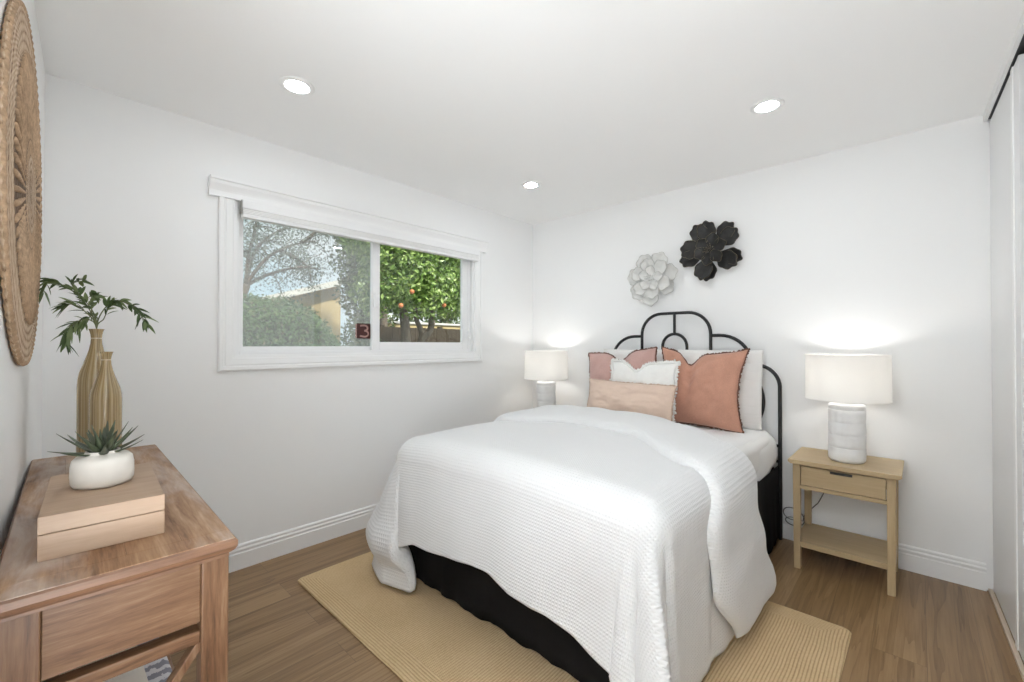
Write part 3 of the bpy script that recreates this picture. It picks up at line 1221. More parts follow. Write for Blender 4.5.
# ------------------------------------------------------------------ nightstands and lamps
PALE = [(0.25, (0.40, 0.29, 0.155)), (0.55, (0.50, 0.375, 0.215)), (0.8, (0.56, 0.43, 0.26))]
MT['pale_z'] = m_wood('pale_oak_upright', PALE, 'Z', 1.6, 0.45, 14, 0.08)
MT['pale_x'] = m_wood('pale_oak_flat', PALE, 'X', 1.6, 0.45, 14, 0.08)
MT['plaster'] = m_plain('white_plaster', (0.80, 0.80, 0.80), 0.8, noise_scale=18, noise_amt=0.04, bump_s=0.4, bump_scale=70, bump_d=0.003)
MT['shade'] = m_shade('lamp_shade_linen')
MT['lamp_metal'] = m_plain('white_lamp_metal', (0.75, 0.75, 0.73), 0.35, noise_scale=9, noise_amt=0.03)
MT['bulb'] = m_emit('bulb_glass', (1.0, 0.975, 0.94), LIGHT_LAMP)


def nightstand():
    cx = 2.4925
    r = empty('nightstand', (cx, -0.23, 0), 'pale oak nightstand with one drawer to the right of the bed, under the lamp', 'nightstand', 'nightstands beside the bed')
    x0, x1, y0, y1 = 2.262, 2.702, -0.402, -0.040
    b = MB()
    b.prism([(2.243, 0.610), (2.243, 0.597), (2.255, 0.587), (2.713, 0.587), (2.725, 0.597), (2.725, 0.610)], 'y', -0.425, -0.020)
    b.build('top', MT['pale_x'], r, bevel=0.002)
    for x in (x0, x1 - 0.036):
        for y in (y0, y1 - 0.036):
            b = MB()
            t = 0.004
            sx = t if x == x0 else -t
            b.add([(x + (sx if sx > 0 else 0), y, 0), (x + 0.036 + (sx if sx < 0 else 0), y, 0), (x + 0.036 + (sx if sx < 0 else 0), y + 0.036, 0), (x + (sx if sx > 0 else 0), y + 0.036, 0),
                   (x, y, 0.587), (x + 0.036, y, 0.587), (x + 0.036, y + 0.036, 0.587), (x, y + 0.036, 0.587)],
                  [(0, 3, 2, 1), (4, 5, 6, 7), (0, 1, 5, 4), (1, 2, 6, 5), (2, 3, 7, 6), (3, 0, 4, 7)])
            b.build('leg', MT['pale_z'], r, bevel=0.002)
    b = MB()
    b.box(x0 + 0.006, x0 + 0.022, y0 + 0.036, y1 - 0.036, 0.44, 0.587).box(x1 - 0.022, x1 - 0.006, y0 + 0.036, y1 - 0.036, 0.44, 0.587)
    b.box(x0 + 0.036, x1 - 0.036, y1 - 0.022, y1 - 0.006, 0.44, 0.587)
    b.build('apron', MT['pale_x'], r, bevel=0.0015)
    b = MB()
    b.box(x0 + 0.036, x1 - 0.036, y0 + 0.004, y0 + 0.03, 0.448, 0.468).box(x0 + 0.036, x1 - 0.036, y0 + 0.006, y0 + 0.03, 0.578, 0.587)
    b.build('front_rail', MT['pale_x'], r, bevel=0.0015)
    b = MB()
    b.box(x0 + 0.0395, x1 - 0.0395, y0 + 0.002, y0 + 0.022, 0.472, 0.576)
    b.box(x0 + 0.05, x1 - 0.05, y0 + 0.022, y1 - 0.03, 0.474, 0.484)
    d = b.build('drawer', MT['pale_x'], r, bevel=0.0015)
    b = MB()
    b.box(2.435, 2.530, y0 - 0.008, y0 + 0.002, 0.566, 0.5715).box(2.435, 2.530, y0 - 0.010, y0 - 0.006, 0.560, 0.5715)
    b.build('handle', MT['black_metal'], d, bevel=0.001)
    b = MB()
    b.box(x0 + 0.004, x1 - 0.004, y0 + 0.036, y1 - 0.036, 0.128, 0.150).box(x0 + 0.036, x1 - 0.036, y0 + 0.003, y0 + 0.037, 0.124, 0.152).box(x0 + 0.036, x1 - 0.036, y1 - 0.037, y1 - 0.006, 0.128, 0.150)
    b.build('shelf', MT['pale_x'], r, bevel=0.0015)
    return r


ns = nightstand()
ns2 = copy_tree(ns)
ns2.location.x -= 2.1325
ns2['label'] = 'pale oak nightstand on the window side, hidden behind the bed, under the left lamp'


def table_lamp():
    cx, cy, z0 = 2.4925, -0.245, 0.610
    r = empty('table_lamp', (cx, cy, z0), 'lit table lamp with white drum shade and plaster base, right of the bed', 'lamp', 'table lamps on the nightstands')
    prof = [(0.0, 0.0), (0.074, 0.0), (0.079, 0.006)]
    zz = 0.012
    k = 0
    while zz < 0.300:
        prof += [(0.0835 + 0.0012 * sin(k * 1.9), zz), (0.0845 + 0.0012 * sin(k * 1.3), zz + 0.016)]
        if k % 3 == 2:
            prof += [(0.0815, zz + 0.021)]
        zz += 0.023
        k += 1
    prof += [(0.083, 0.311), (0.078, 0.316), (0.0, 0.316)]
    MB().lathe(prof, (cx, cy, z0), 48, wob=lambda a, z: 0.010 * noise.noise((cos(a) * 1.5, sin(a) * 1.5, z * 30))).build('base', MT['plaster'], r, smooth=True, auto=60)
    MB().lathe([(0.0, 0.315), (0.045, 0.315), (0.045, 0.321), (0.012, 0.326), (0.012, 0.385), (0.017, 0.386), (0.017, 0.445), (0.0, 0.445)], (cx, cy, z0), 24).build('socket', MT['lamp_metal'], r, smooth=True, auto=40)
    MB().lathe([(0.0, 0.445), (0.014, 0.447), (0.022, 0.468), (0.029, 0.488), (0.027, 0.508), (0.016, 0.521), (0.0, 0.524)], (cx, cy, z0), 24).build('bulb', MT['bulb'], r, smooth=True)
    b = MB()                                   # drum shade, a thin open cylinder with rolled rims
    R0, R1 = 0.1925, 0.1905
    b.lathe([(R0, 0.338), (R0 + 0.0015, 0.340), (R0 + 0.0015, 0.344), (R0, 0.346), (R1, 0.582), (R1 + 0.0015, 0.584), (R1 + 0.0015, 0.588), (R1, 0.590),
             (R1 - 0.002, 0.590), (R1 - 0.0025, 0.586), (R0 - 0.0025, 0.342), (R0 - 0.002, 0.338)], (cx, cy, z0), 64)
    # open top and bottom: drop the two caps, join the rims
    b.f = b.f[:-2]
    o = len(b.v)
    n = 64
    L = 12
    for k in range(n):
        b.f.append((o - L * n + k, o - n + k, o - n + (k + 1) % n, o - L * n + (k + 1) % n))
    sh = b.build('shade', MT['shade'], r, smooth=True, auto=50)
    b = MB()                                   # spider that carries the shade
    for a in (0, 120, 240):
        b.tube([(cx + 0.012 * cos(radians(a)), cy + 0.012 * sin(radians(a)), z0 + 0.388), (cx + 0.10 * cos(radians(a)), cy + 0.10 * sin(radians(a)), z0 + 0.37), (cx + 0.190 * cos(radians(a)), cy + 0.190 * sin(radians(a)), z0 + 0.360)], 0.0018, 6)
    b.build('shade_spider', MT['lamp_metal'], r, smooth=True)
    return r


tl = table_lamp()
tl2 = copy_tree(tl)
tl2.location.x -= 2.1325
tl2['label'] = 'lit table lamp with white drum shade on the window side, half hidden by the bed'

# power outlet and the lamp's cord
op = empty('power_outlet', (2.20, -0.003, 0.17), 'white power outlet low on the wall between bed and nightstand', 'outlet')
MB().box(2.140, 2.262, -0.0225, -0.0175, 0.112, 0.205).build('cover_plate', MT['vinyl'], op, bevel=0.002)
MB().box(2.165, 2.200, -0.046, -0.0225, 0.128, 0.158).build('plug', MT['vinyl'], tl, bevel=0.004)
b = MB()
pts = []
for k in range(42):
    t = k / 41
    a = 2 * pi * 1.6 * t
    pts.append((2.200 - 0.055 * sin(a) + 0.02 * t, -0.050 - 0.020 * sin(pi * t), 0.145 + 0.055 * (1 - cos(a)) * (1 - 0.5 * t) - 0.045 * t))
pts += [(2.26, -0.045, 0.19), (2.33, -0.03, 0.28), (2.38, -0.025, 0.40), (2.42, -0.024, 0.44), (2.45, -0.02, 0.50), (2.46, -0.012, 0.57), (2.465, -0.010, 0.618), (2.47, -0.03, 0.618), (2.475, -0.155, 0.615)]
b.tube(pts, 0.003, 6)
b.build('power_cord', m_plain('grey_cord', (0.10, 0.10, 0.10), 0.5, noise_scale=10), tl, smooth=True)

# ------------------------------------------------------------------ metal flowers over the bed
MT['black_flower'] = m_plain('black_painted_metal', (0.018, 0.017, 0.016), 0.45, 0.2, noise_scale=40, noise_amt=0.5, bump_s=0.3, bump_scale=60, bump_d=0.002)
MT['flower_edge'] = m_plain('worn_bronze_edge', (0.20, 0.165, 0.11), 0.5, 0.5, noise_scale=60, noise_amt=0.5)
MT['white_flower'] = m_plain('white_painted_metal', (0.72, 0.715, 0.69), 0.6, noise_scale=30, noise_amt=0.05, bump_s=0.3, bump_scale=50, bump_d=0.002)
MT['grey_edge'] = m_plain('grey_worn_edge', (0.50, 0.49, 0.46), 0.6, noise_scale=60, noise_amt=0.3)


def petal_mesh(b, ang, rc, ln, wid, y0, cup, lobes, lift, rim=None, ph=0.0):
    """one rounded, scalloped, cupped petal: middle at RC from the flower's centre, LN long, WID wide (half sizes)"""
    ca, sa = cos(ang), sin(ang)
    n, rings = 56, 6

    def P(s, th):
        q = s * (1 + 0.085 * cos(lobes * (th + ph)) * max(0.0, 0.35 + 0.65 * cos(th)) * s)
        taper = 1 - 0.38 * smooth01((-cos(th) * s + 0.1) / 1.1)
        l = rc + ln * q * cos(th)
        t = wid * q * sin(th) * taper
        along = (l - (rc - ln)) / (2 * ln)
        d = y0 + lift * along + cup * s * s * (0.55 + 0.45 * abs(sin(th))) - 0.004 * cos(3 * th) * s * s
        return (l * ca - t * sa, -d, l * sa + t * ca)
    o = len(b.v)
    b.v.append(P(0, 0))
    for r in range(1, rings + 1):
        for k in range(n):
            b.v.append(P(r / rings, 2 * pi * k / n))
    for k in range(n):
        b.f.append((o, o + 1 + k, o + 1 + (k + 1) % n))
    for r in range(rings - 1):
        for k in range(n):
            a0 = o + 1 + r * n
            b.f.append((a0 + k, a0 + n + k, a0 + n + (k + 1) % n, a0 + (k + 1) % n))
    if rim is not None:
        ed = [P(1, 2 * pi * k / n) for k in range(-17, 18)]
        rim.tube([(p[0], p[1] - 0.0015, p[2]) for p in ed], 0.0014, 6)


def flower(loc, label, mats, sets, stamen):
    r = empty('wall_flower', loc, label, 'wall decoration', 'metal flowers above the bed')
    L = Vector(loc)
    for (n, a0, r0, r1, wid, y0, cup, lobes, lift, jit) in sets:
        for k in range(n):
            b = MB()
            e = MB()
            rnd = random.Random(int(1000 * r1) + k * 7 + n)
            a = radians(a0 + 360 * k / n + rnd.uniform(-jit, jit))
            petal_mesh(b, a, r0 * rnd.uniform(0.96, 1.04), r1 * rnd.uniform(0.93, 1.07), wid * rnd.uniform(0.93, 1.07), y0 + 0.004 * (k % 2), cup, lobes, lift, e, rnd.uniform(-0.2, 0.2))
            b.v = [tuple(Vector(v) + L) for v in b.v]
            e.v = [tuple(Vector(v) + L) for v in e.v]
            p = b.build('petal', mats[0], r, smooth=True, solid=0.0025, solid_off=0)
            e.build('petal_rim', mats[1], p, smooth=True)
    b = MB()
    rnd = random.Random(3)
    for k in range(stamen):
        a = 2.4 * k
        q = 0.006 + 0.026 * sqrt(k / stamen)
        tip = Vector((cos(a) * q * 1.3, -0.088 - 0.006 * rnd.random(), sin(a) * q * 1.3)) + L
        b.tube([Vector((cos(a) * q * 0.4, -0.045, sin(a) * q * 0.4)) + L, tip], 0.0016, 6)
        b.lathe([(0.0, -0.004), (0.004, 0.0), (0.0, 0.004)], tip, 8)
    b.build('stamens', mats[1], r, smooth=True)
    b = MB()                                   # boss that holds it to the wall
    b.tube([L + Vector((0, -0.002, 0)), L + Vector((0, -0.055, 0))], [0.03, 0.022], 16)
    b.build('mounting_boss', mats[0], r, smooth=True, auto=50)
    return r


flower((1.700, -0.001, 1.935), 'black metal flower hung on the wall above the bed, right of the white one', (MT['black_flower'], MT['flower_edge']),
       [(5, 50, 0.146, 0.076, 0.062, 0.016, 0.012, 7, 0.014, 5), (5, 31, 0.134, 0.078, 0.066, 0.026, 0.014, 7, 0.014, 5), (6, 15, 0.064, 0.050, 0.044, 0.036, 0.014, 5, 0.012, 6)], 14)
flower((1.252, -0.001, 1.775), 'white metal flower hung on the wall above the bed, lower left of the black one', (MT['white_flower'], MT['grey_edge']),
       [(7, 15, 0.142, 0.066, 0.068, 0.014, 0.014, 6, 0.014, 6), (6, 40, 0.108, 0.056, 0.058, 0.030, 0.016, 6, 0.018, 6), (5, 10, 0.058, 0.042, 0.038, 0.038, 0.014, 5, 0.014, 6)], 10)

# ------------------------------------------------------------------ console table against the left wall
MANGO = [(0.33, (0.10, 0.046, 0.020)), (0.44, (0.225, 0.115, 0.055)), (0.55, (0.32, 0.185, 0.098)), (0.68, (0.46, 0.31, 0.20))]
WORN = (0.50, 0.43, 0.385)
MT['mango_x'] = m_wood('weathered_mango_flat', MANGO, 'X', 1.2, 0.55, 12, 0.2, WORN)
DARKER = [(p, (0.52 * q[0], 0.47 * q[1], 0.43 * q[2])) for p, q in MANGO]
MT['mango_y'] = m_wood('weathered_mango_end', DARKER, 'Y', 1.6, 0.5, 12, 0.25)
MT['mango_z'] = m_wood('weathered_mango_upright', DARKER, 'Z', 1.4, 0.5, 12, 0.25)
MT['mango_dark'] = m_wood('dark_mango_moulding', [(0.25, (0.09, 0.045, 0.025)), (0.6, (0.20, 0.105, 0.06)), (0.85, (0.30, 0.18, 0.11))], 'Y', 1.6, 0.45, 12, 0.2)
MT['knob_metal'] = m_plain('aged_bronze', (0.05, 0.04, 0.03), 0.4, 0.7, noise_scale=30, noise_amt=0.3)

TH = 0.85


def console():
    ry = radians(-1.5)
    X0, X1 = 0.519, 1.739                      # length of the top
    Y0, Y1 = -3.338, -2.997
    r = empty('console_table', ((X0 + X1) / 2, (Y0 + Y1) / 2, 0), 'weathered brown wooden console table against the left wall, holding box and vases', 'table')
    # top of planks with breadboard ends, and a moulded edge beneath
    b = MB()
    n = 4
    for k in range(n):
        y0 = lerp(Y0, Y1, k / n)
        y1 = lerp(Y0, Y1, (k + 1) / n) - (0.0004 if k < n - 1 else 0)
        b.box(X0 + 0.064, X1 - 0.064, max(y0, Y0 + 0.0047), min(y1, Y1 - 0.0047), TH - 0.005, TH)
    b.box(X0 + 0.0047, X0 + 0.0637, Y0 + 0.0047, Y1 - 0.0047, TH - 0.005, TH).box(X1 - 0.0637, X1 - 0.0047, Y0 + 0.0047, Y1 - 0.0047, TH - 0.005, TH)
    b.build('top', MT['mango_x'], r, bevel=0.0006)
    b = MB()
    o = 0.0
    prof = [(0.0045, TH - 0.0008), (0.0, TH - 0.005), (0.0, TH - 0.017), (0.005, TH - 0.025), (0.013, TH - 0.032), (0.013, TH - 0.039), (0.06, TH - 0.039), (0.06, TH - 0.0052), (0.0045, TH - 0.0052)]
    rect = [(X0, Y0, 1, 1), (X1, Y0, -1, 1), (X1, Y1, -1, -1), (X0, Y1, 1, -1)]
    nn = len(prof)
    for (x, y, sx, sy) in rect:
        for ins, z in prof:
            b.v.append((x + sx * ins, y + sy * ins, z))
    for k in range(4):
        for i in range(nn):
            a = k * nn
            c = ((k + 1) % 4) * nn
            b.f.append((a + i, a + (i + 1) % nn, c + (i + 1) % nn, c + i))
    b.build('top_moulding', MT['mango_dark'], r, bevel=0.001)
    zt = TH - 0.039
    lx0, lx1, ly0, ly1 = X0 + 0.027, X1 - 0.027, Y0 + 0.012, Y1 - 0.010
    LW = 0.048
    for x in (lx0, lx1 - LW):
        for y in (ly0, ly1 - LW):
            MB().box(x, x + LW, y, y + LW, 0, zt).build('leg', MT['mango_z'], r, bevel=0.003)
    zb = 0.684
    for x in (lx0 + 0.008, lx1 - 0.026):
        MB().box(x, x + 0.018, ly0 + LW, ly1 - LW, zb, zt).build('end_panel', MT['mango_y'], r, bevel=0.002)
    MB().box(lx0 + LW, lx1 - LW, ly0 + 0.008, ly0 + 0.024, zb, zt).build('back_panel', MT['mango_x'], r, bevel=0.002)
    MB().box(lx0 + 0.03, lx1 - 0.03, ly0 + 0.026, ly1 - 0.045, zb, zb + 0.012).build('drawer_floor', MT['mango_x'], r)
    b = MB()
    wdr = (lx1 - lx0 - 2 * LW) / 3
    for k in range(2):
        x = lx0 + LW + wdr * (k + 1)
        MB().box(x - 0.012, x + 0.012, ly1 - 0.04, ly1 - 0.006, zb, zt).build('divider', MT['mango_z'], r, bevel=0.002)
    for k in range(3):
        xa = lx0 + LW + wdr * k + 0.016
        xb = xa + wdr - 0.032
        d = MB().box(xa, xb, ly1 - 0.034, ly1 - 0.008, zb + 0.004, zt - 0.004).build('drawer', MT['mango_x'], r, bevel=0.003)
        b = MB()
        xm, zm = (xa + xb) / 2, (zb + zt) / 2
        b.tube([(xm, ly1 - 0.008, zm), (xm, ly1 + 0.006, zm), (xm, ly1 + 0.009, zm), (xm, ly1 + 0.018, zm), (xm, ly1 + 0.023, zm)], [0.007, 0.006, 0.014, 0.015, 0.008], 16)
        b.build('knob', MT['knob_metal'], d, smooth=True, auto=40)
    # rails, lower shelf and the crossed braces at both ends
    for x in (lx0 + 0.006, lx1 - 0.040):
        MB().box(x, x + 0.034, ly0 + LW, ly1 - LW, 0.642, 0.668).build('end_rail', MT['mango_y'], r, bevel=0.003)
        MB().box(x, x + 0.034, ly0 + LW, ly1 - LW, 0.285, 0.311).build('end_rail', MT['mango_y'], r, bevel=0.003)
        xm = x + 0.017
        MB().beam((xm - 0.006, ly0 + LW - 0.002, 0.318), (xm - 0.006, ly1 - LW + 0.002, 0.636), 0.016, 0.026, (1, 0, 0)).build('cross_brace', MT['mango_z'], r, bevel=0.002)
        MB().beam((xm + 0.013, ly0 + LW - 0.002, 0.636), (xm + 0.013, ly1 - LW + 0.002, 0.318), 0.016, 0.026, (1, 0, 0)).build('cross_brace', MT['mango_z'], r, bevel=0.002)
    MB().box(lx0 + 0.010, lx1 - 0.010, ly0 + LW * 0.5, ly1 - LW * 0.5, 0.311, 0.331).build('lower_shelf', MT['mango_x'], r, bevel=0.003)
    r.rotation_euler = (0, 0, ry)
    return r


con = console()

# pale folded throw on the lower shelf with a grey patterned border
def m_throw():
    m, nt, b, out = new_mat('pale_throw')
    t = nt.nodes.new('ShaderNodeTexCoord')
    sp = nt.nodes.new('ShaderNodeSeparateXYZ')
    nt.links.new(t.outputs['Object'], sp.inputs[0])
    band = M(nt, 'LESS_THAN', M(nt, 'ABSOLUTE', M(nt, 'SUBTRACT', sp.outputs[1], 0.074)), 0.026)
    z = noise_tex(nt, t.outputs['Object'], 45, 3, 0.7)
    patt = M(nt, 'GREATER_THAN', M(nt, 'SINE', M(nt, 'ADD', M(nt, 'MULTIPLY', sp.outputs[0], 150), M(nt, 'MULTIPLY', z, 8))), 0.1)
    f = M(nt, 'MULTIPLY', band, M(nt, 'ADD', M(nt, 'MULTIPLY', patt, 0.6), 0.25))
    c = ramp(nt, f, [(0.0, (0.74, 0.68, 0.61)), (0.25, (0.60, 0.58, 0.60)), (0.85, (0.24, 0.23, 0.27))])
    nt.links.new(c, b.inputs['Base Color'])
    b.inputs['Roughness'].default_value = 0.9
    return m


th = empty('folded_throw', (1.367, -3.167, 0.331), 'pale folded throw with a grey patterned border on the lower shelf of the console table', 'throw')
b = MB()
for k in range(3):
    z0 = 0.331 + 0.041 * k
    def PT(i, j, z0=z0, k=k):
        a = 2 * pi * i / 32
        e = 0.30
        x = 1.367 + (0.205 - 0.005 * k) * (abs(cos(a)) ** e) * (1 if cos(a) >= 0 else -1)
        y = -3.167 + (0.102 - 0.003 * k) * (abs(sin(a)) ** e) * (1 if sin(a) >= 0 else -1)
        prof = [(0.0, 0.0), (0.9, 0.0), (1.0, 0.009), (1.01, 0.020), (1.0, 0.032), (0.9, 0.040), (0.0, 0.040)][j]
        return (1.367 + (x - 1.367) * prof[0], -3.167 + (y + 3.167) * prof[0], z0 + prof[1] + 0.001 * (j > 0))
    b.grid(32, 7, PT, close_u=True)
b.build('folded_cloth', m_throw(), th, smooth=True)

# storage box
MT['box_wood'] = m_wood('pale_box_wood', [(0.25, (0.31, 0.205, 0.13)), (0.55, (0.41, 0.285, 0.195)), (0.85, (0.47, 0.345, 0.245))], 'Y', 1.4, 0.5, 10, 0.08)
bx = empty('storage_box', (1.426, -3.198, TH), 'pale wooden lidded box lying on the console table under the potted plant', 'box')
BA, BB, BY0, BY1 = 1.252, 1.601, -3.290, -3.105
MB().box(BA, BB, BY0, BY1, TH, TH + 0.0488).build('body', MT['box_wood'], bx, bevel=0.0015)
MB().box(BA, BB, BY0, BY1, TH + 0.0500, TH + 0.083).build('lid', MT['box_wood'], bx, bevel=0.0015)
bx.rotation_euler = (0, 0, radians(-3.0))
MB().box(BA + 0.004, BB - 0.004, BY0 + 0.004, BY1 - 0.004, TH + 0.044, TH + 0.053).build('inner_lip', m_plain('box_lip', (0.12, 0.08, 0.05), 0.7, noise_scale=10), bx)

# potted succulent
MT['pot'] = m_plain('white_stoneware', (0.70, 0.66, 0.60), 0.7, noise_scale=14, noise_amt=0.06, bump_s=0.25, bump_scale=40, bump_d=0.002)
MT['aloe'] = m_plain('dark_succulent_green', (0.055, 0.070, 0.036), 0.45, noise_scale=25, noise_amt=0.4)
PZ = TH + 0.083
PX, PY = 1.4135, -3.199
ps = empty('potted_succulent', (PX, PY, PZ), 'spiky dark green succulent in a squat white pot on the wooden box', 'plant')
prof = [(0.0, 0.0), (0.0426, 0.0), (0.0503, 0.0034), (0.0537, 0.0102), (0.055, 0.0256), (0.0545, 0.0469), (0.052, 0.0596), (0.0452, 0.0673), (0.0341, 0.0707), (0.0307, 0.0733), (0.0298, 0.0775), (0.0264, 0.0775), (0.0256, 0.0682), (0.0, 0.0665)]
MB().lathe(prof, (PX, PY, PZ), 44, wob=lambda a, z: 0.012 * noise.noise((cos(a) * 1.3, sin(a) * 1.3, z * 12))).build('pot', MT['pot'], ps, smooth=True, auto=60)


def spike(base, az, el, L, w, curl):
    """one thick pointed leaf, channelled on its upper side"""
    b = MB()
    n, m = 12, 8
    d = Vector((cos(az) * cos(el), sin(az) * cos(el), sin(el)))
    side = Vector((-sin(az), cos(az), 0))
    p = Vector(base)
    rows = []
    for i in range(n + 1):
        t = i / n
        e2 = el + curl * t
        d = Vector((cos(az) * cos(e2), sin(az) * cos(e2), sin(e2)))
        if i:
            p = p + d * (L / n)
        up = side.cross(d) * -1
        if up.z < 0:
            up = -up
        ww = w * (0.75 + 0.35 * sin(pi * min(1, t * 1.6))) * (1 - t ** 2.2) + 0.0005
        th = w * 0.42 * (1 - t ** 1.5) + 0.0004
        row = []
        for k in range(m):
            a = 2 * pi * k / m
            yy = sin(a)
            zz = cos(a)
            if zz > 0:
                zz = zz * 0.25
            row.append(p + side * (ww * yy) + up * (th * zz * 1.0 + 0.35 * th * yy * yy))
        rows.append(row)
    for row in rows:
        b.v.extend(tuple(q) for q in row)
    for i in range(n):
        for k in range(m):
            b.f.append((i * m + k, i * m + (k + 1) % m, (i + 1) * m + (k + 1) % m, (i + 1) * m + k))
    b.f.append(tuple(reversed(range(m))))
    b.f.append(tuple(n * m + k for k in range(m)))
    return b


rnd = random.Random(11)
k = 0
for (cnt, el, L, w, curl, r0) in ((7, 12, 0.083, 0.0080, 0.30, 0.0135), (7, 38, 0.079, 0.0085, 0.15, 0.010), (6, 58, 0.073, 0.0080, 0.05, 0.007), (4, 76, 0.064, 0.0065, 0.0, 0.0035)):
    for q in range(cnt):
        az = 2 * pi * q / cnt + k * 0.9 + rnd.uniform(-0.25, 0.25)
        spike((PX + r0 * cos(az), PY + r0 * sin(az), PZ + 0.070), az, radians(el + rnd.uniform(-8, 8)), L * rnd.uniform(0.85, 1.12), w, curl * rnd.uniform(0.5, 1.4)).build('leaf', MT['aloe'], ps, smooth=True)
    k += 1

# vases
def m_vase():
    m, nt, b, out = new_mat('striped_gold_glaze')
    t = nt.nodes.new('ShaderNodeTexCoord')
    sp = nt.nodes.new('ShaderNodeSeparateXYZ')
    nt.links.new(t.outputs['Object'], sp.inputs[0])
    ang = M(nt, 'ARCTAN2', sp.outputs[1], sp.outputs[0])
    cb = nt.nodes.new('ShaderNodeCombineXYZ')
    nt.links.new(M(nt, 'MULTIPLY', ang, 5.5), cb.inputs[0])
    nt.links.new(M(nt, 'MULTIPLY', sp.outputs[2], 0.7), cb.inputs[1])
    f = noise_tex(nt, cb.outputs[0], 1.0, 4, 0.6)
    c = ramp(nt, f, [(0.30, (0.13, 0.08, 0.03)), (0.44, (0.28, 0.195, 0.09)), (0.56, (0.42, 0.315, 0.165)), (0.70, (0.54, 0.45, 0.29))])
    nt.links.new(c, b.inputs['Base Color'])
    b.inputs['Roughness'].default_value = 0.18
    b.inputs['Coat Weight'].default_value = 0.6
    b.inputs['Coat Roughness'].default_value = 0.05
    bump(nt, b, f, 0.1, 0.001)
    return m


MT['vase'] = m_vase()


def vase(x, y, h, R, label):
    r = empty('vase', (x, y, TH), label, 'vase', 'striped vases on the console table')
    prof = [(0.0, 0.0), (R * 0.90, 0.0), (R * 0.97, 0.006), (R, 0.03), (R, h * 0.58), (R * 0.97, h * 0.63), (R * 0.88, h * 0.68), (R * 0.71, h * 0.735), (R * 0.54, h * 0.79),
            (R * 0.41, h * 0.84), (R * 0.32, h * 0.89), (R * 0.29, h * 0.93), (R * 0.32, h * 0.96), (R * 0.37, h * 0.983), (R * 0.43, h), (R * 0.38, h), (R * 0.27, h * 0.96), (R * 0.23, h * 0.9), (R * 0.23, h * 0.7), (0.0, h * 0.7)]
    MB().lathe(prof, (x, y, TH), 44).build('vase_body', MT['vase'], r, smooth=True, auto=60)
    MB().lathe([(R * 0.29, h * 0.925), (R * 0.315, h * 0.93), (R * 0.29, h * 0.935)], (x, y, TH), 32).build('neck_ring', m_plain('pale_neck_ring', (0.55, 0.45, 0.32), 0.3, noise_scale=10), r, smooth=True)
    return r


VX, VY, VH = 0.724, -3.171, 0.456
vase(VX, VY, VH, 0.0477, 'taller striped gold bottle vase on the console table, holding the leafy branch')
vase(0.817, -3.152, 0.379, 0.041, 'shorter striped gold bottle vase on the console table, empty, in front of the tall one')

# leafy branch
MT['bamboo_leaf'] = m_leaf('branch_leaf', [(0.0, (0.05, 0.085, 0.028)), (0.5, (0.10, 0.155, 0.055)), (1.0, (0.20, 0.26, 0.11))], 0.5, 0.2)
MT['twig'] = m_plain('green_brown_twig', (0.13, 0.15, 0.06), 0.6, noise_scale=30, noise_amt=0.3)
br = empty('leafy_branch', (VX, VY, TH + VH * 0.72), 'leafy green branch arching out of the taller striped vase', 'branch')
RR = Vector((0.731, 0.682, 0)).normalized()      # along the picture, from the left wall to the window
FF = Vector((-0.682, 0.731, 0)).normalized()
neck = Vector((VX, VY, TH + VH + 0.002))
low = Vector((VX, VY, TH + VH * 0.72))
# each twig: control points as (along, up, depth) metres from the neck
twigs = [
    [(0.0, 0.0, 0.0), (-0.009, 0.051, 0.0), (-0.06, 0.106, 0.009), (-0.119, 0.149, 0.0), (-0.153, 0.162, -0.009), (-0.175, 0.124, -0.009)],
    [(0.0, 0.0, 0.0), (-0.009, 0.051, -0.009), (-0.034, 0.102, -0.017), (-0.06, 0.149, -0.026), (-0.017, 0.158, -0.034)],
    [(0.0, 0.0, 0.0), (0.004, 0.06, 0.017), (0.038, 0.098, 0.026), (0.081, 0.085, 0.034), (0.119, 0.055, 0.034), (0.132, 0.021, 0.043)],
    [(0.0, 0.0, 0.0), (0.0, 0.051, -0.017), (0.026, 0.085, -0.043), (0.051, 0.106, -0.06), (0.072, 0.106, -0.077)],
    [(0.0, 0.0, 0.0), (-0.013, 0.034, 0.017), (-0.047, 0.047, 0.034), (-0.072, 0.03, 0.034), (-0.098, 0.004, 0.034)],
    [(0.0, 0.0, 0.0), (-0.013, 0.03, -0.017), (-0.03, 0.017, -0.043), (-0.047, -0.017, -0.051), (-0.051, -0.051, -0.051)],
    [(0.0, 0.0, 0.0), (0.0, 0.043, -0.026), (-0.026, 0.077, -0.051), (-0.051, 0.072, -0.06)],
    [(0.0, 0.0, 0.0), (0.0, 0.034, 0.026), (0.0, 0.072, 0.043), (0.021, 0.085, 0.043)],
]
rnd = random.Random(4)


def leaf_blade(b, p, d, L, w, roll):
    d = d.normalized()
    s = d.cross(Vector((0, 0, 1)))
    if s.length < 1e-3:
        s = Vector((1, 0, 0))
    s.normalize()
    s = Matrix.Rotation(roll, 3, d) @ s
    up = s.cross(d)
    n = 6
    o = len(b.v)
    for i in range(n + 1):
        t = i / n
        c = p + d * (L * t) - Vector((0, 0, 1)) * (0.22 * L * t * t)
        ww = w * (sin(pi * min(1, t ** 0.75)) ** 0.9) + 0.0002
        b.v += [tuple(c - s * ww + up * ww * 0.35), tuple(c), tuple(c + s * ww + up * ww * 0.35)]
    for i in range(n):
        a = o + i * 3
        b.f += [(a, a + 1, a + 4, a + 3), (a + 1, a + 2, a + 5, a + 4)]


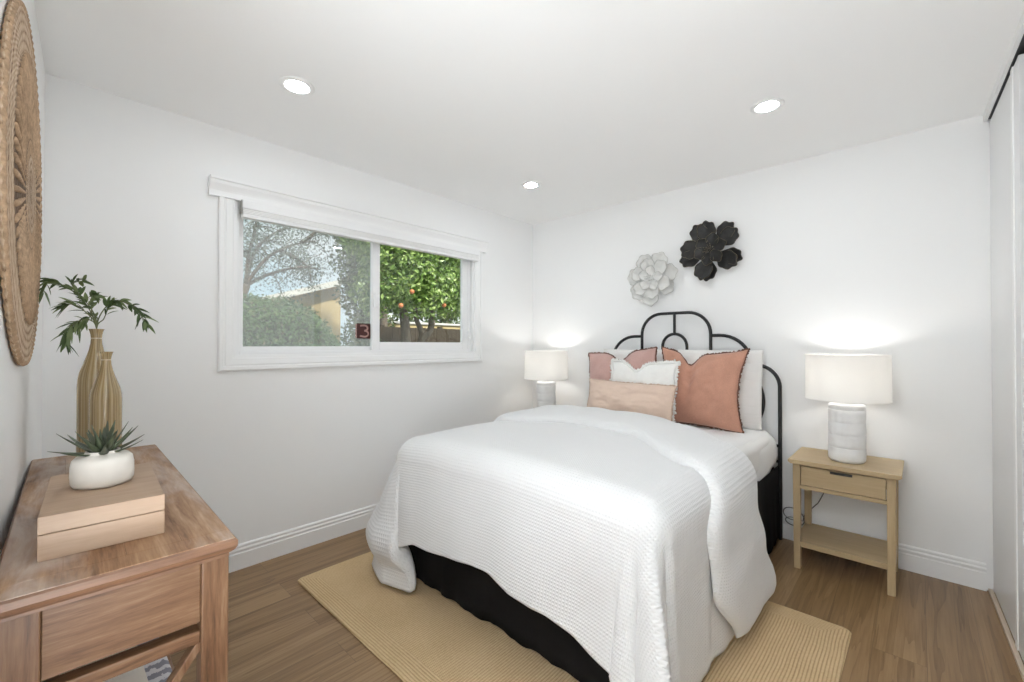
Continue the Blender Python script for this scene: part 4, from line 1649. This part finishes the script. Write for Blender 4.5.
def catmull(P, n):
    out = []
    Q = [P[0]] + P + [P[-1]]
    for i in range(1, len(Q) - 2):
        for k in range(n):
            t = k / n
            a, b_, c, d = Q[i - 1], Q[i], Q[i + 1], Q[i + 2]
            out.append(0.5 * ((2 * b_) + (c - a) * t + (2 * a - 5 * b_ + 4 * c - d) * t * t + (3 * b_ - a - 3 * c + d) * t ** 3))
    out.append(P[-1])
    return out


lv = MB()
for tw in twigs:
    P = [low] + [neck + RR * a + Vector((0, 0, 1)) * u + FF * d_ for a, u, d_ in tw]
    P = catmull(P, 6)
    tb = MB()
    tb.tube(P, [0.0022 * (1 - 0.6 * i / len(P)) for i in range(len(P))], 6)
    tb.build('twig', MT['twig'], br, smooth=True)
    for i in range(14, len(P)):
        d = (P[min(i + 1, len(P) - 1)] - P[i - 1]).normalized()
        for q in range(rnd.choice((1, 2, 2))):
            sd = 1 if (i + q) % 2 else -1
            ax = Vector((rnd.uniform(-1, 1), rnd.uniform(-1, 1), rnd.uniform(-1, 1))).normalized()
            dd = Matrix.Rotation(sd * rnd.uniform(0.35, 0.95), 3, ax) @ d
            dd = dd * 0.8 + Vector((0, 0, -0.12 + 0.3 * rnd.random()))
            leaf_blade(lv, P[i], dd, rnd.uniform(0.028, 0.052), rnd.uniform(0.0038, 0.0062), rnd.uniform(-1.2, 1.2))
o = lv.build('foliage', MT['bamboo_leaf'], br, smooth=True, fix=False)

# woven disc on the left wall
def m_woven():
    m, nt, b, out = new_mat('woven_seagrass')
    t = nt.nodes.new('ShaderNodeTexCoord')
    sp = nt.nodes.new('ShaderNodeSeparateXYZ')
    nt.links.new(t.outputs['Object'], sp.inputs[0])
    r = M(nt, 'SQRT', M(nt, 'ADD', M(nt, 'POWER', sp.outputs[0], 2), M(nt, 'POWER', sp.outputs[2], 2)))
    a = M(nt, 'ARCTAN2', sp.outputs[2], sp.outputs[0])
    ring = M(nt, 'ABSOLUTE', M(nt, 'SINE', M(nt, 'MULTIPLY', r, pi / 0.022)))
    twist = M(nt, 'SINE', M(nt, 'ADD', M(nt, 'MULTIPLY', a, 120), M(nt, 'MULTIPLY', r, 500)))
    n = noise_tex(nt, t.outputs['Object'], 42, 5, 0.75)
    h = M(nt, 'ADD', M(nt, 'MULTIPLY', ring, 0.7), M(nt, 'MULTIPLY', twist, 0.25))
    f = M(nt, 'ADD', M(nt, 'MULTIPLY', h, 0.35), M(nt, 'MULTIPLY', n, 0.95))
    c = ramp(nt, f, [(0.38, (0.15, 0.075, 0.035)), (0.5, (0.43, 0.29, 0.18)), (0.8, (0.64, 0.49, 0.35))])
    gap = M(nt, 'MULTIPLY', M(nt, 'LESS_THAN', r, 0.37), M(nt, 'GREATER_THAN', r, 0.15))
    dk = nt.nodes.new('ShaderNodeMix')
    dk.data_type = 'RGBA'
    nt.links.new(M(nt, 'MULTIPLY', gap, 0.85), dk.inputs[0])
    nt.links.new(c, dk.inputs[6])
    dk.inputs[7].default_value = (0.10, 0.052, 0.026, 1)
    nt.links.new(dk.outputs[2], b.inputs['Base Color'])
    b.inputs['Roughness'].default_value = 0.85
    bump(nt, b, h, 0.8, 0.005)
    return m


MT['woven'] = m_woven()
DXc, DZc, DR = 0.93, 1.680, 0.486
wy = wl(DXc)
dc = empty('woven_wall_disc', (DXc, wy, DZc), 'large round woven seagrass disc hanging on the left wall', 'wall decoration')
rotw = Matrix.Rotation(math.atan(-0.048), 3, 'Z')


def disc_pt(rr, a, out):
    return Vector((DXc, wy, DZc)) + rotw @ Vector((rr * cos(a), out, rr * sin(a)))


b = MB()
n = 96
prof = [(0.0, 0.003), (DR - 0.02, 0.003), (DR, 0.006), (DR + 0.003, 0.010), (DR - 0.002, 0.014), (DR - 0.02, 0.016)]
for k in range(14):
    t = k / 13
    rr = lerp(DR - 0.04, 0.10, t)
    prof.append((rr, 0.016 + 0.005 * t + 0.002 * (k % 2)))
prof += [(0.05, 0.021), (0.0, 0.022)]
for i, (rr, oo) in enumerate(prof):
    for k in range(n):
        b.v.append(tuple(disc_pt(rr * (1 + 0.004 * sin(k * 2.4 * pi / 1.2)), 2 * pi * k / n, oo)))
for i in range(len(prof) - 1):
    for k in range(n):
        b.f.append((i * n + k, i * n + (k + 1) % n, (i + 1) * n + (k + 1) % n, (i + 1) * n + k))
b.build('woven_mat', MT['woven'], dc, smooth=True)
MT['braid'] = m_fabric('seagrass_braid', (0.45, 0.31, 0.20), 0.85, 70, 0.45, 0.0, 0.8)
for k in range(64):                              # braided spokes out of the middle
    a = 2 * pi * k / 64
    pts = [disc_pt(lerp(0.012, 0.37, t / 6), a, 0.0165 + 0.001 * t / 6) for t in range(7)]
    MB().tube(pts, [0.004, 0.005, 0.0055, 0.006, 0.0075, 0.0085, 0.007], 8).build('spoke', MT['braid'], dc, smooth=True)
b = MB()
pts2 = [disc_pt(DR - 0.006, 2 * pi * k / 200, 0.010) for k in range(200)]
b.tube(pts2, [0.0065 + 0.0022 * (k % 2) for k in range(200)], 8, close=True)
b.build('whipped_rim', MT['braid'], dc, smooth=True)

# decal in the lower corner of the left pane
MT['decal_dark'] = m_plain('dark_red_decal', (0.055, 0.012, 0.010), 0.4, noise_scale=30, noise_amt=0.2)
MT['decal_light'] = m_plain('pale_decal_print', (0.42, 0.25, 0.22), 0.5, noise_scale=30, noise_amt=0.1)
XS = -0.0800
st = empty('window_decal', (XS, -1.755, 1.345), 'small dark red decal with a pale 3 low in the left window pane', 'sticker')
MB().box(XS, XS + 0.0008, -1.806, -1.704, 1.296, 1.402).build('backing', MT['decal_dark'], st)
b = MB()
yc = -1.752
pts = [(XS + 0.0010, yc - 0.030, 1.386)]
for k in range(13):
    a = radians(100 - 190 * k / 12)
    pts.append((XS + 0.0010, yc + 0.000 + 0.026 * cos(a) , 1.370 + 0.019 * sin(a)))
for k in range(13):
    a = radians(90 - 200 * k / 12)
    pts.append((XS + 0.0010, yc + 0.002 + 0.030 * cos(a), 1.330 + 0.021 * sin(a)))
pts.append((XS + 0.0010, yc - 0.032, 1.314))
b.tube(pts, 0.0065, 8)
for i, v in enumerate(b.v):
    b.v[i] = (XS + 0.0010 + (v[0] - XS - 0.0010) * 0.08, v[1], v[2])
b.build('figure', MT['decal_light'], st)
b = MB().box(XS, XS + 0.0008, -1.816, -1.808, 1.302, 1.396)
b.build('edge_strip', MT['decal_light'], st)

# ------------------------------------------------------------------ the garden outside the window
GZ = -0.35
MT['ground'] = m_plain('garden_ground', (0.16, 0.15, 0.09), 0.95, noise_scale=3, noise_amt=0.4)
MT['hedge'] = m_leaf('hedge_leaf', [(0.0, (0.045, 0.095, 0.030)), (0.55, (0.10, 0.19, 0.06)), (0.93, (0.17, 0.27, 0.095)), (1.0, (0.30, 0.17, 0.11))], 0.45, 0.25)
MT['citrus'] = m_leaf('citrus_leaf', [(0.0, (0.075, 0.14, 0.025)), (0.5, (0.22, 0.35, 0.075)), (1.0, (0.48, 0.60, 0.21))], 0.35, 0.3)
MT['tree_far'] = m_leaf('tree_leaf', [(0.0, (0.05, 0.085, 0.03)), (0.6, (0.13, 0.19, 0.07)), (1.0, (0.27, 0.33, 0.14))], 0.5, 0.25)
MT['tree_grey'] = m_leaf('grey_tree_leaf', [(0.0, (0.11, 0.14, 0.12)), (0.6, (0.21, 0.25, 0.21)), (1.0, (0.33, 0.38, 0.32))], 0.6, 0.2)
MT['bark'] = m_wood('grey_brown_bark', [(0.3, (0.09, 0.07, 0.05)), (0.7, (0.24, 0.20, 0.16))], 'Z', 3, 0.9, 5, 0.5)
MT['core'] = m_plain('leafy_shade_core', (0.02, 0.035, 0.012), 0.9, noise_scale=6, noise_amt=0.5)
MT['stucco'] = m_plain('tan_stucco', (0.52, 0.40, 0.20), 0.9, noise_scale=5, noise_amt=0.06, bump_s=0.3, bump_scale=40, bump_d=0.004)
MT['roof'] = m_plain('pale_roof', (0.60, 0.58, 0.54), 0.8, noise_scale=8, noise_amt=0.1)
MT['fascia'] = m_plain('white_fascia', (0.75, 0.74, 0.70), 0.6, noise_scale=4, noise_amt=0.04)
MT['fence'] = m_wood('weathered_fence_board', [(0.3, (0.030, 0.022, 0.014)), (0.7, (0.075, 0.056, 0.036))], 'Z', 2, 0.9, 8, 0.3)
MT['orange'] = m_plain('orange_peel', (0.60, 0.20, 0.07), 0.5, noise_scale=40, noise_amt=0.1)

struct(MB().box(-26, -0.15, -16, 18, GZ - 0.2, GZ).build('ground', MT['ground']))


def leaf_cloud(name, mat, n, sample, size, parent, seed, flat=0.5, aspect=0.5):
    """N small folded leaf blades scattered by SAMPLE(rnd) -> (point, outward)"""
    rnd = random.Random(seed)
    vs, fs = [], []
    for k in range(n):
        p, nrm = sample(rnd)
        d = Vector((rnd.gauss(0, 1), rnd.gauss(0, 1), rnd.gauss(0, 1))).normalized()
        nn = (Vector(nrm) * flat + Vector((rnd.gauss(0, 0.5), rnd.gauss(0, 0.5), rnd.gauss(0, 0.5) + 0.3))).normalized()
        d = (d - nn * d.dot(nn))
        if d.length < 1e-3:
            continue
        d.normalize()
        s = nn.cross(d)
        L = size * rnd.uniform(0.7, 1.3)
        w = L * aspect * 0.5
        p = Vector(p)
        o = len(vs)
        vs += [tuple(p - d * L * 0.5), tuple(p - s * w + nn * w * 0.3), tuple(p + d * L * 0.5), tuple(p + s * w + nn * w * 0.3)]
        fs += [(o, o + 1, o + 2), (o, o + 2, o + 3)]
    b = MB()
    b.v, b.f = vs, fs
    return b.build(name, mat, parent, fix=False)


def blob(name, mat, parent, c, r, seed, amp=0.2, k=1.5):
    bm = bmesh.new()
    bmesh.ops.create_icosphere(bm, subdivisions=4, radius=1)
    b = MB()
    for v in bm.verts:
        q = v.co.normalized()
        f = 1 + amp * noise.noise(q * k + Vector((seed, 0, 0)))
        b.v.append((c[0] + q.x * r[0] * f, c[1] + q.y * r[1] * f, c[2] + q.z * r[2] * f))
    b.f = [tuple(v.index for v in f.verts) for f in bm.faces]
    bm.free()
    return b.build(name, mat, parent, smooth=True)


def crown_sampler(lumps, shell=0.55):
    tot = [l[1][0] * l[1][1] + l[1][1] * l[1][2] + l[1][0] * l[1][2] for l in lumps]
    S = sum(tot)

    def f(rnd):
        t = rnd.random() * S
        for l, w in zip(lumps, tot):
            t -= w
            if t <= 0:
                break
        c, r = l
        q = Vector((rnd.gauss(0, 1), rnd.gauss(0, 1), rnd.gauss(0, 1))).normalized()
        rad = 1 - (1 - shell) * rnd.random() ** 1.5
        rad *= 1 + 0.14 * noise.noise(q * 2.5 + Vector((c[0], c[1], 0)))
        return (c[0] + q.x * r[0] * rad, c[1] + q.y * r[1] * rad, c[2] + q.z * r[2] * rad), q
    return f


# clipped hedge in front of the left pane
hg = empty('hedge', (-3.6, -2.2, GZ), 'clipped green hedge outside the left window pane, before the tan house', 'hedge')
def hedge_top(y):
    return interp(y, [(-6, 1.90), (-1.9, 1.87), (-1.2, 1.84), (-0.85, 1.74), (-0.60, 1.54), (-0.42, 1.20), (-0.30, 0.6), (-0.25, GZ + 0.1)])


def hedge_sample(rnd):
    y = rnd.uniform(-4.2, -0.27)
    zt = hedge_top(y) + 0.05 * noise.noise((y * 2.5, 1, 0))
    m = rnd.random()
    if m < 0.70:
        z = lerp(0.6, zt, rnd.random())
        x = -3.0 + 0.06 * noise.noise((y * 3, z * 3, 0)) - 0.25 * smooth01((z - zt + 0.25) / 0.25) + rnd.uniform(-0.06, 0.03)
        return (x, y, z), (1, 0, 0.3)
    x = rnd.uniform(-4.1, -3.15)
    return (x, y, zt + rnd.uniform(-0.06, 0.03)), (0, 0, 1)


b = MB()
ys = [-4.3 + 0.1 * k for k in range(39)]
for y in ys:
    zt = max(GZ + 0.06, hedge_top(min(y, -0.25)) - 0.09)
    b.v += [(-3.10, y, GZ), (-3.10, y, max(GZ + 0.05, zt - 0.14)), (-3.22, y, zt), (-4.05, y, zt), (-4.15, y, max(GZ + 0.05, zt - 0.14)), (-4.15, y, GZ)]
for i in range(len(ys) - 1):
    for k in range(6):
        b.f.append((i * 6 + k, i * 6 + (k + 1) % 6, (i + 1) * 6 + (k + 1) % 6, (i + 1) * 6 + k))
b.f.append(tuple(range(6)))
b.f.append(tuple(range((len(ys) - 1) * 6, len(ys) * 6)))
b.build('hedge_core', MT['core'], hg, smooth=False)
leaf_cloud('foliage', MT['hedge'], 15000, hedge_sample, 0.055, hg, 1)

# neighbour's house
hs = empty('neighbour_house', (-13.0, 1.5, GZ), 'tan stucco house with a low white edged roof beyond the hedge', 'house')
HXF = -9.0
q0 = Vector((-9.00, 0.75, 2.45))
q1 = Vector((-9.00, 2.40, 2.98))
qw = Vector((-9.00, 2.35, 1.94))
yl, yr = -2.6, qw.y + 0.10
slope = (q1.z - q0.z) / (q1.y - q0.y)
rz = lambda y: q0.z + 0.08 + slope * (y - q0.y)
b = MB()
b.prism([(yl, GZ), (yr, GZ), (yr, rz(yr) - 0.12), (yl, rz(yl) - 0.12)], 'x', HXF - 6, HXF - 0.25)
b.build('wall', MT['stucco'], hs)
b = MB()
y2 = yr + 0.5
b.prism([(yl - 0.4, rz(yl - 0.4) - 0.11), (y2, rz(y2) - 0.11), (y2, rz(y2) + 0.02), (yl - 0.4, rz(yl - 0.4) + 0.02)], 'x', HXF - 6.3, HXF + 0.02)
b.build('roof', MT['roof'], hs)
b = MB()
b.prism([(yl - 0.4, rz(yl - 0.4) - 0.13), (y2, rz(y2) - 0.13), (y2, rz(y2) + 0.03), (yl - 0.4, rz(yl - 0.4) + 0.03)], 'x', HXF + 0.02, HXF + 0.06)
b.build('fascia', MT['fascia'], hs)

# low pale garden wall seen between hedge and sash
gw = empty('garden_wall', (-6.8, 3.6, GZ), 'pale low garden wall right behind the brown board fence', 'wall')
MB().box(-7.3, -7.15, 1.9, 9.0, GZ, 1.80).build('wall_body', MT['stucco'], gw)
MB().box(-7.34, -7.11, 1.88, 9.0, 1.80, 1.86).build('coping', MT['roof'], gw, bevel=0.01)

# board fence behind the citrus tree
fe = empty('board_fence', (-5.2, 4.0, GZ), 'dark weathered board fence behind the citrus tree', 'fence')
b = MB()
y = 1.35
k = 0
while y < 8.2:
    b.box(-5.22 - 0.004 * (k % 2), -5.20 - 0.004 * (k % 2), y, y + 0.138, GZ, 1.62 + 0.012 * noise.noise((k * 1.3, 0, 0)))
    y += 0.142
    k += 1
b.build('boards', MT['fence'], fe)
for z in (0.1, 0.9, 1.5):
    MB().box(-5.27, -5.23, 1.35, 8.2, z, z + 0.09).build('rail', MT['fence'], fe)
for y in (1.4, 2.9, 5.1, 7.3):
    MB().box(-5.36, -5.27, y, y + 0.09, GZ, 1.66).build('post', MT['fence'], fe)


def trunk(name, pts, r, parent, mat=None):
    P = catmull([Vector(p) for p in pts], 5)
    n = len(P)
    b = MB()
    b.tube(P, [lerp(r[0], r[1], i / (n - 1)) * (1 + 0.1 * noise.noise((i * 0.7, r[0] * 99, 0))) for i in range(n)], 12)
    return b.build(name, mat or MT['bark'], parent, smooth=True)


# citrus tree before the right pane
ct = empty('citrus_tree', (-3.3, 0.95, GZ), 'bushy bright green citrus tree with a few oranges outside the right window pane', 'tree')
lumps = [((-3.3, 0.55, 2.55), (0.60, 0.62, 0.72)), ((-3.35, 1.35, 2.65), (0.62, 0.66, 0.80)), ((-3.2, 0.95, 2.15), (0.62, 0.75, 0.50)), ((-3.4, 0.30, 2.10), (0.45, 0.45, 0.42)),
         ((-3.3, 1.75, 2.25), (0.5, 0.5, 0.55)), ((-3.35, 0.95, 3.05), (0.65, 0.8, 0.55)), ((-3.3, 1.9, 3.0), (0.6, 0.6, 0.6)), ((-3.4, 0.2, 2.95), (0.55, 0.5, 0.5))]
leaf_cloud('foliage', MT['citrus'], 17000, crown_sampler(lumps, 0.45), 0.085, ct, 3, 0.55, 0.5)
b = MB()
trunk('trunk', [(-3.35, 0.73, GZ), (-3.34, 0.72, 0.8), (-3.35, 0.74, 1.4), (-3.36, 0.68, 1.9)], (0.095, 0.07), ct)
trunk('trunk', [(-3.3, 0.86, GZ), (-3.28, 0.95, 0.7), (-3.28, 0.98, 1.30), (-3.27, 1.17, 1.5), (-3.29, 1.24, 1.9)], (0.075, 0.05), ct)
trunk('limb', [(-3.28, 0.99, 1.30), (-3.32, 1.02, 1.48), (-3.33, 0.93, 1.68), (-3.35, 0.9, 2.0)], (0.05, 0.035), ct)
rnd = random.Random(9)
for q in ((-2.72, 0.24, 1.82), (-2.72, 1.03, 1.88), (-2.72, 0.43, 2.04)):
    b = MB()
    b.lathe([(0.0, -0.036), (0.015, -0.033), (0.028, -0.023), (0.036, -0.006), (0.037, 0.006), (0.030, 0.023), (0.018, 0.032), (0.004, 0.034), (0.0, 0.031)], q, 18)
    b.build('orange', MT['orange'], ct, smooth=True)

# dense tree behind, between the two panes
dt = empty('dense_tree', (-6.8, 1.2, GZ), 'dense dark green tree behind the house corner, seen left of the window middle', 'tree')
c1 = Vector((-6.60, 1.69, 3.16))
lumps = [((-6.7, c1.y + 0.15, 3.3), (0.8, 0.75, 0.8)), ((-6.8, c1.y + 0.15, 2.5), (0.7, 0.62, 0.70)), ((-6.6, c1.y + 0.20, 1.55), (0.6, 0.62, 0.55)), ((-6.7, c1.y + 0.35, 4.1), (0.9, 1.0, 0.7)), ((-6.9, c1.y + 0.9, 3.1), (0.8, 0.8, 0.9))]
leaf_cloud('foliage', MT['tree_far'], 13000, crown_sampler(lumps, 0.35), 0.10, dt, 5, 0.5, 0.5)
trunk('trunk', [(-6.8, c1.y + 0.2, GZ), (-6.8, c1.y + 0.22, 1.5), (-6.75, c1.y + 0.2, 3.0)], (0.14, 0.08), dt)

# tall trees across the top and behind the citrus
bt = empty('backdrop_tree', (-8.5, 5.8, GZ), 'large dark tree rising behind the citrus tree and fence', 'tree')
lumps = [((-8.4, 4.6, 3.4), (1.0, 1.3, 1.2)), ((-8.5, 6.2, 3.6), (1.0, 1.5, 1.4)), ((-8.4, 5.4, 4.9), (1.1, 1.8, 1.1)), ((-8.5, 7.6, 3.2), (1.0, 1.3, 1.4)), ((-8.6, 5.2, 2.2), (0.8, 1.8, 0.8))]
leaf_cloud('foliage', MT['tree_far'], 9000, crown_sampler(lumps, 0.35), 0.16, bt, 6, 0.5, 0.5)
trunk('trunk', [(-8.5, 5.6, GZ), (-8.5, 5.6, 1.8), (-8.45, 5.5, 3.6)], (0.2, 0.12), bt)

# airy grey-green tree reaching in from the left
at = empty('airy_tree', (-7.4, -1.4, GZ), 'airy grey green tree with long bare branches seen at the top left of the window', 'tree')
XA = -7.0
rnd = random.Random(21)
base = Vector((-7.00, -0.92, 1.24))
trunk('trunk', [(XA, base.y - 0.3, GZ), tuple(Vector((-7.00, -0.87, 1.53))), tuple(Vector((-7.00, -0.70, 2.13))), tuple(Vector((-7.00, -0.57, 2.44)))], (0.16, 0.09), at)
limbs = [[(-0.57, 2.44), (-0.28, 2.94), (0.06, 3.24), (0.47, 3.45), (0.85, 3.59)], [(-0.57, 2.44), (-0.43, 3.06), (-0.17, 3.45), (0.16, 3.72), (0.46, 3.91)], [(-0.57, 2.42), (-0.13, 2.71), (0.39, 2.9), (0.81, 2.91)], [(-0.57, 2.44), (-0.55, 3.04), (-0.46, 3.52), (-0.4, 4.08)], [(0.06, 3.24), (0.38, 3.16), (0.59, 2.93), (0.64, 2.58)], [(0.47, 3.45), (0.85, 3.81), (1.26, 3.98)]]   # (y, z) of each joint
tips = []
for lb in limbs:
    P = [Vector((XA + rnd.uniform(-0.25, 0.25) * (i > 0), y, z)) for i, (y, z) in enumerate(lb)]
    trunk('limb', [tuple(p) for p in P], (0.040, 0.012), at)
    C = catmull(P, 6)
    for i in range(4, len(C)):
        tips.append(C[i])
        if rnd.random() < 0.55:
            e = C[i] + Vector((rnd.uniform(-0.4, 0.4), rnd.uniform(-0.55, 0.55), rnd.uniform(-0.5, 0.45)))
            trunk('twig', [tuple(C[i]), tuple((C[i] + e) / 2 + Vector((0, 0, 0.06))), tuple(e)], (0.011, 0.005), at)
            tips += [e, (C[i] + e) / 2, e + Vector((0, 0.1, -0.12))]


def airy(rnd):
    c = tips[int(rnd.random() * len(tips))]
    q = Vector((rnd.gauss(0, 1), rnd.gauss(0, 1), rnd.gauss(0, 1)))
    return c + q * 0.13 + Vector((0, 0, -0.05)), q.normalized()


leaf_cloud('foliage', MT['tree_grey'], 5200, airy, 0.075, at, 8, 0.4, 0.35)

# overhanging leaves along the top of the left pane
ov = empty('overhanging_tree', (-5.4, 0.2, GZ), 'leafy green boughs hanging down along the top of the left window pane', 'tree')
lumps = []
for (y, z, r) in ((-0.32, 3.72, 0.28), (0.17, 3.73, 0.30), (0.64, 3.64, 0.42), (0.97, 3.43, 0.42), (1.14, 3.82, 0.50), (0.40, 3.93, 0.40)):
    lumps.append(((-5.4, y, z), (r, r * 1.15, r * 0.75)))
leaf_cloud('foliage', MT['tree_far'], 3600, crown_sampler(lumps, 0.2), 0.085, ov, 12, 0.4, 0.45)
p = Vector((-5.60, 0.90, 4.18))
trunk('trunk', [(-5.8, p.y + 0.9, GZ), (-5.75, p.y + 0.85, 1.8), (-5.6, p.y + 0.6, 3.2), tuple(p)], (0.10, 0.05), ov)
trunk('limb', [tuple(p), tuple(Vector((-5.50, 0.44, 3.85))), tuple(Vector((-5.40, -0.15, 3.75)))], (0.03, 0.012), ov)

# low shrub between the hedge and the fence
sh = empty('low_shrub', (-4.5, 0.52, GZ), 'low dark shrub low behind the window decal, right of the hedge', 'shrub')
leaf_cloud('foliage', MT['tree_far'], 3500, crown_sampler([((-4.5, 0.45, 1.0), (0.40, 0.50, 0.50)), ((-4.5, 0.85, 0.9), (0.40, 0.45, 0.50)), ((-4.5, 0.6, 0.3), (0.45, 0.6, 0.5))], 0.4), 0.07, sh, 15, 0.4, 0.45)
trunk('stem', [(-4.5, 0.52, GZ), (-4.5, 0.54, 0.3), (-4.48, 0.55, 1.0)], (0.05, 0.02), sh)
